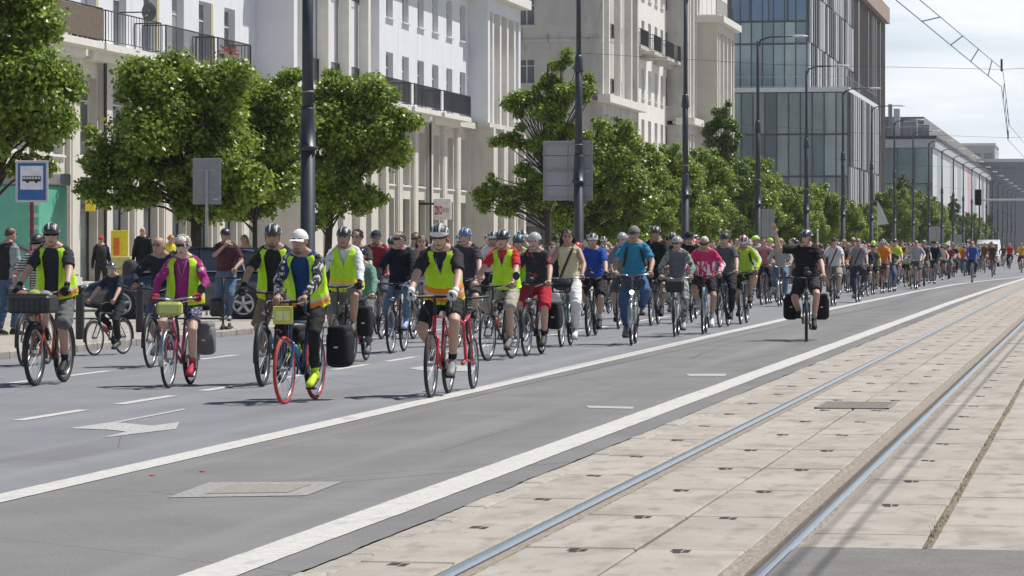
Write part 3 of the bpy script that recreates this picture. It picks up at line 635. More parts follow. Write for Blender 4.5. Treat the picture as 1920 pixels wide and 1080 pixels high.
# tower
wx, wy = -31.3, YX(1513, -31.3)
tt = 44; P3 = lambda x, y, z: Vector((x - lx, y - ly, z - .11)); tye = YX(1598, wx)
fblock(b3, 'tower_core', wx - 30 - lx, wx - .4 - lx, wy - ly + .4, tye - ly, lh, tt, M['black'])
curtain(b3, P3(wx - 14.4, wy, lh), (1, 0, 0), MY, 14.4, 5.4 * 4, 12, 4, gm, None)
curtain(b3, P3(wx - 14.4, wy - .03, lh + 5.4 * 1.45), (1, 0, 0), MY, 14.4, 5.4 * 2.6, 7, 2, bl, None)
mb = MB(); n = 24
for i in range(n):
    y = wy - ly + (tye - wy) * (i + .5) / n
    for k in range(4):
        dy = random.uniform(-.5, .5); z0_ = lh + 5.6 * k; mb.box((wx - lx - .35, y + dy - .55, z0_), (wx - lx + .25, y + dy + .55, z0_ + 5.4), random.choice((0, 1)))
tag(mb.obj('tower_fins', [MATS['fin_light'], MATS['fin_dark']], b3), kind='stuff')
# brown office block behind it
ry0 = YX(1600, -31.4); ry1 = YX(1659, -31.4); rh = ZH(45, -31.4, ry1)
b4 = thing('office_building', 'dark brown office block with a pale cornice behind the glass tower', 'building', (-31.4, ry0, .11))
brown = mat('brown_panel', (.045, .034, .028), .6, var=.2, vs=.5); fblock(b4, 'core', -25, -.5, 0, ry1 - ry0, -.1, rh - .1, brown)
mb = MB(); n = 36
for i in range(n): y = (ry1 - ry0) * (i + .5) / n; mb.box((-.5, y - .28, 0), (.1, y + .28, rh - .2), random.choice((0, 0, 1)))
for k in range(10): mb.box((-.52, .01, 3.3 * k + 1), (.0, ry1 - ry0 - .01, 3.3 * k + 2), 0)
tag(mb.obj('fins', [mat('brown_fin', (.085, .058, .046), .6, var=.2), mat('brown_glass', (.045, .04, .04), .1, spec=.9)], b4), kind='stuff')
fblock(b4, 'cornice', -25, .7, -.3, ry1 - ry0 + .5, rh - .1, rh + 2.2, mat('brown_cornice', (.33, .25, .205), .7))
# shopping gallery further down
cx_ = -27.0; cy_ = YX(1748, cx_); cye = YX(1872, cx_); chh = ZH(264, cx_, cy_)
b5 = thing('shopping_gallery', 'long grey and white shopping gallery with machinery on its flat roof', 'building', (cx_, cy_, .11))
fblock(b5, 'core', -40, -.4, .4, cye - cy_, -.1, chh - .2, mat('gallery_core', (.30, .32, .34), .6))
curtain(b5, (-14, 0, 0), (1, 0, 0), MY, 14, chh - 1.2, 5, 3, [gm[1], gm[3]])
fblock(b5, 'roof_band', -40, .5, -.2, cye - cy_, chh - 1.19, chh + .2, mat('gallery_band', (.42, .43, .46), .6)); fblock(b5, 'roof_edge', -40.1, .7, -.4, cye - cy_ + .1, chh + .201, chh + .7, M['iron'])
wp = mat('gallery_panel', (.55, .56, .58), .5); gp_ = mat('gallery_grey', (.22, .24, .26), .3); pk = mat('gallery_poster', (.55, .32, .36), .6)
npan = 22
for i in range(npan):
    l = (cye - cy_) / npan; fblock(b5, 'wall_panel', -.39, .05, l * i + .25, l * (i + 1) - .25, .2, chh - 1.3, (wp, gp_, wp, wp, pk if i % 2 else gp_)[i % 5])
for (x, y, w_, d_, h_) in ((-8.5, 6, 5, 5, 3.4), (-3.8, 4, 2.2, 3, 2.6), (-12, 9, 4, 6, 3.8), (-1.9, 9, 2, 3, 2.2), (-5.9, 3, 1, 1, 4.6)): MB().bbox((x - w_ / 2, y, chh + .7), (x + w_ / 2, y + d_, chh + .7 + h_), .08).obj('roof_unit', random.choice((M['zinc'], wp, gp_)), b5)
mb = MB()
for i in range(14): mb.tube([(-13 + i * .95, 2, chh + .7), (-13 + i * .95, 2, chh + 2.2)], .05, 4)
mb.tube([(-13, 2, chh + 2.2), (-.5, 2, chh + 2.2)], .05, 4).tube([(-7, 4, chh + .7), (-7, 4, chh + 6)], .35, 8).obj('roof_rail', M['zinc'], b5)
fblock(b5, 'upper_block', -20, -3, 30, cye - cy_ - 40, chh + .71, chh + 5, mat('gallery_roof', (.25, .235, .225), .8)); 
# far end of the street
def farb(px, X, w_, dpt, h, m, label, sign=None):
    y = YX(px, X); b = thing('distant_building', label, 'building', (X, y, .11)); n = int(h / 3.6)
    fblock(b, 'core', -w_, 0, 0, dpt, -.1, h, m)
    gl = mat('far_glass', (.13, .16, .19), .2, spec=.8)
    for j in range(n):
        for i in range(int(w_ / 4)): fblock(b, 'window', -w_ + 4 * i + .6, -w_ + 4 * i + 3.4, -.06, -.001, 3.6 * j + 1, 3.6 * j + 2.8, gl)
        fblock(b, 'window_band', .001, .06, 1, dpt - 1, 3.6 * j + 1, 3.6 * j + 2.8, gl)
    fblock(b, 'parapet', -w_ - .2, .3, -.2, dpt + .2, h, h + .8, M['trim'])
    return b
fb = farb(1910, -24, 40, 60, 26, mat('far_grey', (.30, .32, .35), .7), 'grey distant building with a blue billboard where the street ends')
fblock(fb, 'billboard', -9, -3, -.5, -.1, 7, 22, mat('billboard_blue', (.04, .10, .38), .5, c2=(.02, .06, .2), vs=.2)); fblock(fb, 'billboard_base', -9, -3, -.48, -.1, 4, 6.9, mat('billboard_red', (.25, .04, .1), .5))
farb(1925, -18, 30, 80, 22, mat('far_dark', (.22, .23, .25), .7), 'dark distant block closing the street at the right edge')
farb(1865, -34, 60, 40, 34, mat('far_light', (.40, .40, .41), .7), 'light grey distant block rising over the shopping gallery')

# ================================================================== TREES
def leafmat(name, c1, c2):
    m = bpy.data.materials.new(name); m.use_nodes = True; t = m.node_tree; b = t.nodes['Principled BSDF']; out = t.nodes['Material Output']
    g = t.nodes.new('ShaderNodeNewGeometry'); r = t.nodes.new('ShaderNodeValToRGB')
    r.color_ramp.elements[0].color = (*c1, 1); r.color_ramp.elements[1].color = (*c2, 1); t.links.new(g.outputs['Random Per Island'], r.inputs[0])
    t.links.new(r.outputs[0], b.inputs['Base Color']); b.inputs['Roughness'].default_value = .38; b.inputs['Specular IOR Level'].default_value = .45
    tr = t.nodes.new('ShaderNodeBsdfTranslucent'); mxs = t.nodes.new('ShaderNodeMixShader'); mxs.inputs[0].default_value = .33
    hs = t.nodes.new('ShaderNodeHueSaturation'); hs.inputs['Value'].default_value = 1.7; hs.inputs['Hue'].default_value = .485; t.links.new(r.outputs[0], hs.inputs['Color']); t.links.new(hs.outputs[0], tr.inputs[0])
    t.links.new(b.outputs[0], mxs.inputs[1]); t.links.new(tr.outputs[0], mxs.inputs[2]); t.links.new(mxs.outputs[0], out.inputs[0]); return m
leafA = leafmat('leaf_fresh', (.065, .125, .014), (.27, .37, .055)); leafB = leafmat('leaf_deep', (.045, .09, .016), (.14, .22, .035))
def leaf_mesh(name, clumps, n, size, m, seed):
    """clumps: (centre, radius); leaves sit in a thick shell of every clump, each a bent pointed blade of two quads"""
    rg = np.random.default_rng(seed); C_ = np.array([c for c, r in clumps]); Rr = np.array([r for c, r in clumps]); wgt = Rr ** 2.2; wgt /= wgt.sum()
    idx = rg.choice(len(clumps), n, p=wgt); d = rg.normal(size=(n, 3)); d /= np.linalg.norm(d, axis=1)[:, None]; d[:, 2] *= .8
    rad = Rr[idx] * (rg.random(n) ** .42) * (1 + .22 * rg.normal(size=n).clip(-1, 1.6)); P = C_[idx] + d * rad[:, None]
    nrm = d * .55 + rg.normal(size=(n, 3)) * .55 + np.array([0, 0, .55]); nrm /= np.linalg.norm(nrm, axis=1)[:, None]
    t = rg.normal(size=(n, 3)) + np.array([0, 0, -.5]); t -= nrm * (t * nrm).sum(1)[:, None]; t /= np.linalg.norm(t, axis=1)[:, None]; s = np.cross(nrm, t)
    sz = (size * rg.uniform(.65, 1.3, n))[:, None]
    v = np.stack([P - t * sz * .5, P + s * sz * .42 - nrm * sz * .10 - t * sz * .05, P + t * sz * .6 - nrm * sz * .12, P - s * sz * .42 - nrm * sz * .10 - t * sz * .05], 1).reshape(-1, 3)
    f = np.arange(4 * n).reshape(n, 4); tri = np.concatenate([f[:, [0, 1, 2]], f[:, [0, 2, 3]]], 1).reshape(-1)
    me = bpy.data.meshes.new(name); me.vertices.add(4 * n); me.vertices.foreach_set('co', v.astype(np.float32).ravel())
    me.loops.add(6 * n); me.loops.foreach_set('vertex_index', tri.astype(np.int32)); me.polygons.add(2 * n); me.polygons.foreach_set('loop_start', np.arange(0, 6 * n, 3, dtype=np.int32))
    me.materials.append(m); me.update(calc_edges=True); return me
def make_tree(seed, blobs, n, size, m, trunk_r, zc, lean=(0, 0), sparse=False):
    """blobs: (x, z, r, depth half-size) of the crown; returns trunk and crown meshes in tree space"""
    rd = random.Random(seed); clumps = []
    for (x, z, r, k) in blobs:
        for i in range(k):
            a = rd.uniform(0, 6.283); e = math.asin(rd.uniform(-.75, 1)); q = r * rd.uniform(.45, 1.0) if i else 0
            clumps.append((np.array([x + q * math.cos(a) * math.cos(e), q * math.sin(a) * math.cos(e), z + q * .9 * math.sin(e)]), r * rd.uniform(.20, .44)))
    tb = MB(); P = [(0, 0, -.02), (0, 0, .1), (lean[0] * .3, lean[1] * .3, zc * .5), (lean[0], lean[1], zc)]
    tb.tube(P, [trunk_r * 1.35, trunk_r * 1.05, trunk_r * .9, trunk_r * .75], 10)
    for (c, r) in clumps[::(1 if sparse else 3)]:
        e = Vector(c); b0 = Vector((lean[0], lean[1], min(zc, e.z * .75) + rd.uniform(-.2, .2))); b0.z = min(b0.z, zc * 1.02)
        m1 = b0.lerp(e, .5) + Vector((rd.uniform(-.2, .2), rd.uniform(-.2, .2), rd.uniform(.0, .3)))
        tb.tube([b0, m1, e], [trunk_r * .28, trunk_r * .17, .010], 6)
    top = max(z for x, z, r, k in blobs); tb.tube([P[-1], (lean[0] * .6, 0, (zc + top) / 2), (0, 0, top)], [trunk_r * .75, trunk_r * .5, .03], 8)
    return tb.mesh('trunk', M['bark'], True), leaf_mesh('crown', clumps, n, size, m, seed)
TX = -20.6
def tree(label, px, tm, X=TX, rz=0, scale=1., group='street trees along the pavement', y=None):
    y = YX(px, X) if y is None else y
    t = thing('street_tree', label, 'tree', (X, y, .1), rz, group, scale); link('trunk', tm[0], t); link('crown', tm[1], t); return t
tA = make_tree(1, [(-.5, 4.5, 1.5, 30), (-1.4, 3.7, 1.15, 18), (.6, 3.5, 1.15, 18), (-1.2, 4.9, .95, 14), (.6, 4.9, .95, 14), (-.3, 5.5, .8, 10), (-2.0, 3.0, .75, 9), (-.4, 2.9, 1.1, 12), (-2.3, 3.9, .6, 6), (1.1, 2.7, .8, 9), (-1.3, 2.6, .8, 9), (.2, 2.4, .8, 8)], 75000, .102, leafA, .16, 2.4)
tB = make_tree(2, [(0, 4.4, 1.35, 24), (-.5, 5.3, 1.0, 14), (.6, 4.9, 1.0, 14), (-.3, 3.4, 1.15, 16), (.6, 3.3, 1.0, 12), (.9, 4.3, .9, 10), (-.9, 4.2, .8, 9), (-.2, 2.6, .9, 10)], 52000, .102, leafA, .075, 2.2)
tC = make_tree(3, [(.5, 4.7, 1.45, 26), (.5, 5.9, .8, 12), (1.3, 4.1, 1.15, 18), (-.1, 3.5, 1.2, 18), (1.9, 4.5, .8, 10), (1.2, 5.2, .8, 9), (1.2, 3.0, .8, 9), (-.9, 4.3, .9, 10), (.4, 2.5, .9, 10)], 66000, .105, leafA, .12, 2.3, (.1, 0))
tE = make_tree(5, [(0, 5.2, 1.5, 28), (.4, 3.9, 1.3, 20), (-.4, 6.5, 1.2, 18), (.9, 4.7, 1.0, 12), (.6, 6.0, 1.0, 12), (0, 7.4, .9, 8), (.75, 3.2, .7, 8), (-1, 4.5, 1.2, 14)], 56000, .102, leafA, .15, 2.6)
tD = make_tree(4, [(-.3, 5.2, .95, 8), (-1.3, 5.6, .8, 8), (-.9, 3.6, 1.15, 18), (-2.1, 3.3, .8, 12), (.9, 5.5, .8, 8), (.2, 7.2, 1.0, 12), (.5, 8.3, .65, 8), (-.9, 6.8, .8, 9), (1.4, 7.2, .75, 8), (0, 6.2, 1.0, 12), (.3, 3.6, .9, 10), (1.1, 4.4, .9, 8), (-2.2, 4.0, .5, 5)], 44000, .115, leafA, .13, 4.6, (0, 0), True)
tF = make_tree(6, [(0, 4.0, 1.5, 30), (.7, 4.9, 1.0, 14), (-.8, 4.7, .9, 12), (0, 2.7, 1.4, 18), (1.3, 3.0, 1.0, 12), (-1.3, 2.9, 1.0, 12), (0, 5.6, .6, 7), (1.2, 1.9, .8, 9), (-1.1, 1.9, .8, 9), (.1, 1.8, .9, 9)], 54000, .118, leafA, .12, 2.2)
tG = make_tree(7, [(0, 4.3, 1.5, 24), (0, 6.0, 1.15, 16), (.3, 7.0, .95, 12), (.1, 7.9, .75, 10), (-.1, 8.7, .45, 6), (.9, 4.6, 1.0, 10), (-.9, 3.3, 1.1, 12), (.6, 2.8, 1.1, 12)], 44000, .118, leafB, .13, 3.4, (0, 0), True)
tree('leafy tree at the left edge, above the bus stop sign', -14, tE, X=-21.6)
tree('large round leafy tree with thick trunk behind the parked car', 368, tA, rz=0)
tree('leafy tree with slender dark trunk, middle one of the three by the white building', 478, tB)
tree('broad leafy tree behind the nearest tall dark lamp post', 612, tC)
tree('tall open-branched tree with sparse crown beside the big grey sign back', 1027, tD)
rest = [(1120, tF, 1.15, 0, 'bushy tree just right of the big grey sign back'), (1165, tG, .80, 1, 'dark narrow tree behind the second lamp post'), (1205, tF, 1.05, 2.2, 'round bright tree before the white facade with balconies'), (1262, tF, 1.1, 4, 'full tree left of the third lamp post'), (1318, tF, 1.12, 5.1, 'full tree just right of the third lamp post'), (1362, tG, 1.08, 2, 'tall pointed tree rising before the beige corner block'), (1408, tF, 1.15, 1, 'bushy tree left of the glass office block'), (1462, tF, 1.0, 3, 'low bushy tree at the foot of the glass office block'), (1500, tF, .95, 0.6, 'low tree left of the lamp post before the glass facade'), (1540, tF, 1.05, 4.4, 'low tree right of the lamp post before the glass facade'), (1580, tF, .95, 2.7, 'low tree at the corner of the glass block'), (1618, tF, .9, 5.5, 'small tree before the striped office side')]
for px, tm, s, rz, lb in rest: tree(lb, px, tm, rz=rz, scale=s)
for i, (px, s) in enumerate(((1668, 1.25), (1695, 1.3), (1722, 1.35), (1750, 1.3), (1785, 1.2), (1812, 1.15), (1835, 1.1), (1858, 1.1))):
    tree('%s distant tree before the shopping gallery, counted from the brown office' % ('first', 'second', 'third', 'fourth', 'fifth', 'sixth', 'seventh', 'eighth')[i], px, (tF, tG)[i % 3 == 1], rz=i * 1.3, scale=s * (.8 if i % 3 == 1 else 1))

# ================================================================== LAMP POSTS, WIRES, SIGNS
LPX = -15.55
bp = MB(); bp.tube([(0, 0, 0), (0, 0, .25), (0, 0, .3), (0, 0, 3.4)], [.20, .20, .155, .145], 16)
bp.tube([(0, 0, 3.4), (0, 0, 3.46), (0, 0, 3.47), (0, 0, 4.15), (0, 0, 4.22), (0, 0, 4.23)], [.20, .20, .165, .135, .15, .12], 16)
post_low = bp.mesh('post_base', M['post'], True)
bp = MB(); bp.tube([(0, 0, 4.2), (0, 0, 6.8)], [.118, .112], 14); bp.tube([(0, 0, 6.75), (0, 0, 6.82), (0, 0, 7.2), (0, 0, 7.25)], [.15, .15, .115, .08], 14); bp.tube([(0, 0, 7.2), (0, 0, 10.9)], [.078, .062], 12)
post_up = bp.mesh('post_shaft', M['post'], True)
arm_m = MB().tube([(0, 0, 10.6), (.12, 0, 10.95), (.5, 0, 11.08), (1.7, 0, 11.12)], [.05, .045, .038, .034], 8).mesh('arm', M['post'], True)
lamp_m = MB().loft([(Vector((1.6, 0, 11.12)), Vector((0, 1, 0)), Vector((0, 0, 1)), .05, .04), (Vector((1.75, 0, 11.12)), Vector((0, 1, 0)), Vector((0, 0, 1)), .14, .06), (Vector((2.1, 0, 11.11)), Vector((0, 1, 0)), Vector((0, 0, 1)), .15, .06), (Vector((2.3, 0, 11.10)), Vector((0, 1, 0)), Vector((0, 0, 1)), .05, .03)], 10).mesh('lamp_head', mat('lamp_white', (.62, .63, .64), .35), True)
band_m = MB().ring((0, 0, 4.55), (0, 0, 1), .122, .014, 16, 6).mesh('clamp_band', M['zinc'], True)
ordn = ('nearest tall dark lamp post, standing before the leafy trees', 'second lamp post, carrying the big grey sign back', 'third lamp post, before the trees and the beige corner block', 'fourth lamp post, left of the glass office facade', 'fifth lamp post, in front of the glass office facade', 'sixth lamp post, before the corner of the glass block', 'seventh lamp post, before the striped office side')
posts = [577, 1085, 1285, 1421, 1512]; PY = [YX(p, LPX) for p in posts]; sp_ = PY[4] - PY[3]
while len(PY) < 22: PY.append(PY[-1] + sp_)
for i, y in enumerate(PY):
    lb = ordn[i] if i < 7 else 'dark lamp post of the far row, %s after the striped office side' % ('first', 'second', 'third', 'fourth', 'fifth', 'sixth', 'seventh', 'eighth', 'ninth', 'tenth', 'eleventh', 'twelfth', 'thirteenth', 'fourteenth', 'fifteenth')[i - 7]
    t = thing('lamp_post', lb, 'lamp post', (LPX, y, .11), 0, 'dark lamp posts along the kerb')
    for nme, d in (('post_base', post_low), ('post_shaft', post_up), ('arm', arm_m), ('lamp_head', lamp_m), ('clamp_band', band_m)): link(nme, d, t)
wm = M['iron']; WZ = lambda px, py, Z: Vector((Z * ((px - 960) / F * ca - sa), Z * ((px - 960) / F * sa + ca), CH + (HOR - py) * Z / F))
def wire(label, pts, r=.009, parts=()):
    t = thing('overhead_wire', label, 'wire', pts[0], 0, 'tram overhead wires'); o = Vector(pts[0])
    MB().tube([Vector(p) - o for p in pts], r, 5).obj('wire', wm, t, True)
    for a, b, rr in parts: MB().tube([Vector(a) - o, Vector(b) - o], rr, 6).obj('dropper', wm, t)
    return t
cwA = [WZ(1320, -300, 34), WZ(1680, 0, 60), WZ(1878, 163, 89), WZ(1890, 262, 129), WZ(1916, 290, 158), WZ(1950, 330, 210), WZ(2010, 400, 420)]
msA = [WZ(1390, -300, 34), WZ(1725, 0, 60), WZ(1880, 130, 89), WZ(1893, 235, 129), WZ(1920, 268, 158), WZ(1952, 315, 210), WZ(2010, 396, 420)]
def at(Pl, i, f): return Pl[i].lerp(Pl[i + 1], f)
wire('lower contact wire of the tram line crossing the sky', cwA, .010); wire('upper carrier wire of the tram line with droppers', msA, .009, [(at(cwA, i, f), at(msA, i, f), .012) for i in (1, 2) for f in (.18, .42, .62, .82)])
for dx, zz, lb in ((1.22, 5.6, 'lower wire over the second tram track'), (1.48, 6.5, 'upper wire over the second tram track')): wire(lb, [(dx, -30, zz), (dx, 40, zz), (dx, 90, zz), (dx, 150, zz), (dx, 400, zz)], .012)
spans = [(2, WZ(1878, 130, 89), 'nearest cross wire hanging the tram line, high over the road'), (3, WZ(1890, 258, 129), 'second cross wire over the road'), (5, WZ(1925, 318, 182), 'third cross wire over the road'), (7, WZ(1945, 360, 240), 'fourth cross wire, far over the road')]
for pi, c, lb in spans:
    a = Vector((LPX, c.y + 2, c.z + .75)); e = Vector((12.5, c.y - 1, c.z + .6)); wire(lb, [a, a.lerp(c, .5) + Vector((0, 0, -.12)), c, c.lerp(e, .5) + Vector((0, 0, -.05)), e], .0055, [(c + Vector((0, 0, -.05)), c + Vector((0, 0, .28)), .03)])
for k, y in enumerate((87, 127, 178, 236, 300)):
    t = thing('catenary_mast', 'dark overhead-line mast on the far kerb, outside the right edge, %s along' % ('first', 'second', 'third', 'fourth', 'fifth')[k], 'mast', (12.5, y, 0), 0, 'masts on the far kerb'); link('post_base', post_low, t); link('post_shaft', post_up, t)
# traffic signal over the road
tl = WZ(1834, 370, 193); t = thing('traffic_light', 'black traffic signal hanging from a pale horizontal arm over the road', 'traffic light', (tl.x, tl.y, tl.z))
MB().bbox((-.2, -.12, -.48), (.2, .12, .48), .04).obj('housing', M['black'], t)
for i in range(3): MB().tube([(0, -.13, .3 - .3 * i), (0, -.30, .3 - .3 * i)], [.12, .12], 12, 0, False).obj('visor', M['black'], t)
MB().tube([(.2, 0, -.16), (6.5, 0, -.16), (12, 0, -.1)], [.06, .075, .09], 10).tube([(12, 0, .1), (12, 0, -tl.z)], .11, 10).obj('arm', mat('pale_steel', (.55, .56, .57), .4, .3), t)
# bus stop sign
by = YX(60, -18.9); t = thing('bus_stop_sign', 'blue and white bus stop sign with bus pictogram on a red pole', 'sign', (-18.9, by, .11), A)
s_ = depth(-18.9, by) / F; bw, bh = 61 * s_, 78 * s_; zb = ZH(379, -18.9, by) - .11
MB().bbox((-bw / 2, -.02, zb), (bw / 2, .02, zb + bh), .008).obj('plate', mat('sign_grey', (.50, .50, .51), .4), t)
MB().bbox((-bw * .43, -.028, zb + bh * .05), (bw * .43, -.0205, zb + bh * .94), .003).obj('blue_field', mat('sign_blue', (.02, .11, .34), .4), t); MB().box((-bw * .35, -.034, zb + bh * .30), (bw * .35, -.0285, zb + bh * .87)).obj('white_field', mat('sign_white2', (.72, .73, .78), .4), t)
bus = MB(); z0 = zb + bh * .50; bus.box((-bw * .28, -.040, z0), (bw * .28, -.0345, z0 + bh * .05)); bus.box((-bw * .28, -.040, z0 + bh * .11), (bw * .28, -.0345, z0 + bh * .125))
for i in range(7): bus.box((-bw * .28 + i * bw * .091, -.0402, z0 + bh * .05), (-bw * .28 + i * bw * .091 + .012, -.0346, z0 + bh * .11))
for x in (-.13, .14): bus.cyl((x * bw, -.0405, z0 - bh * .005), (x * bw, -.0347, z0 - bh * .005), bw * .05, 14)
bus.obj('bus_pictogram', M['black'], t); MB().tube([(-.01, .04, -.02), (-.01, .04, zb + bh + .05)], .04, 10).obj('pole', mat('red_pole', (.16, .02, .025), .5), t)
# grey sign back on a thin pole
by = YX(388, -18.75); t = thing('road_sign', 'grey back of a road sign on a thin pole before the leafy tree', 'sign', (-18.75, by, .11), A); s_ = depth(-18.75, by) / F; bw, bh = 53 * s_, 86 * s_; zb = ZH(383, -18.75, by) - .11
MB().bbox((-bw / 2, -.012, zb), (bw / 2, .012, zb + bh), .006).obj('plate', M['zinc'], t); MB().tube([(0, -.045, -.02), (0, -.045, zb + bh * .75)], .032, 10).obj('pole', mat('galv', (.36, .37, .39), .45, .4), t)
for k in (.25, .72): MB().box((-bw * .32, -.03, zb + bh * k), (bw * .32, -.0125, zb + bh * k + .04)).obj('bracket', MATS['galv'], t)
MB().box((bw * .22, -.0155, zb + bh * .1), (bw * .4, -.0125, zb + bh * .12)).obj('sticker', MATS['sign_white2'], t)
# big sign back on the second post
y2 = PY[1]; s_ = depth(LPX, y2) / F; z0 = ZH(376, LPX, y2); z1 = ZH(263, LPX, y2); cxs = (1062 - 1085) * s_; hw = 47 * s_
t = thing('direction_sign', 'large grey back of a direction sign clamped to the second lamp post', 'sign', (LPX, y2 + .25, z0)); bkm = mat('sign_back', (.34, .355, .385), .5, .2, var=.05)
for i in range(2):
    for j in range(4): MB().bbox((cxs - hw + i * hw + .01, 0, (z1 - z0) * j / 4 + .008), (cxs + i * hw - .01, .03, (z1 - z0) * (j + 1) / 4 - .008), .006).obj('panel', bkm, t)
for a, b in (((-hw, 0), (-hw + .05, 1)), ((hw - .05, 0), (hw, 1))): MB().box((cxs + a[0], -.03, 0), (cxs + b[0], -.002, z1 - z0)).obj('side_rail', M['zinc'], t)
for k in (.02, .5, .93): MB().box((cxs - hw + .05, -.05, (z1 - z0) * k), (cxs + hw - .05, -.004, (z1 - z0) * k + .06)).obj('cross_rail', M['zinc'], t)
# low sign backs, panels and poles seen over the distant crowd
for px, X, py0, py1, wpx, lb in ((1440, -18, 392, 445, 24, 'grey round-cornered sign back left of the fifth lamp post'), (1755, -17, 425, 452, 22, 'small grey sign back among the distant trees'), (1795, -17, 440, 462, 26, 'low grey panel in the far crowd')):
    y = YX(px, X); s_ = depth(X, y) / F; t = thing('road_sign', lb, 'sign', (X, y, .11)); zt, zb = ZH(py0, X, y) - .11, ZH(py1, X, y) - .11
    MB().bbox((-wpx * s_ / 2, 0, zb), (wpx * s_ / 2, .03, zt), .01).obj('plate', M['zinc'], t); MB().tube([(0, -.04, 0), (0, -.04, zt)], .035, 8).obj('pole', MATS['galv'], t)
y = YX(1648, -17); t = thing('advertising_flag', 'pale slanting advertising flag above the distant crowd', 'flag', (-17, y, .11)); s_ = depth(-17, y) / F; za, zb = ZH(378, -17, y) - .11, ZH(422, -17, y) - .11
MB().tube([(-.12, 0, 0), (-.12, 0, za)], .03, 6).obj('pole', MATS['galv'], t)
fm = MB(); n = 6
for i in range(n + 1):
    q = i / n; fm.v += [(-.1 + .02 * math.sin(q * 5), -.02, za - (za - zb) * q), (-.05 + 20 * s_ * q, .12 * math.sin(q * 4), za - (za - zb) * (q * .95))]
    if i: fm.f.append((2 * i - 2, 2 * i - 1, 2 * i + 1, 2 * i)); fm.m.append(0)
o = fm.obj('banner', mat('flag_cloth', (.5, .52, .5), .7), t); o.modifiers.new('s', 'SOLIDIFY').thickness = .01
y = YX(1533, -12); t = thing('flag_pole', 'thin white pole rising from the crowd by the waving rider', 'pole', (-12, y, 0)); MB().tube([(0, 0, 0), (0, 0, ZH(432, -12, y))], .035, 8).obj('pole', mat('white_pole', (.7, .72, .62), .5), t); MB().ball((0, 0, ZH(432, -12, y)), .05).obj('finial', MATS['white_pole'], t)
for px, X, lb in ((150, -15.9, 'dark square bollard left of the child on a bicycle'), (262, -16.2, 'dark bollard beside the bald cyclist')):
    y = YX(px, X); t = thing('bollard', lb, 'bollard', (X, y, .11)); MB().bbox((-.06, -.06, 0), (.06, .06, .75), .02).obj('shaft', M['black'], t); MB().bbox((-.07, -.07, .751), (.07, .07, .85), .03).obj('cap', M['black'], t)

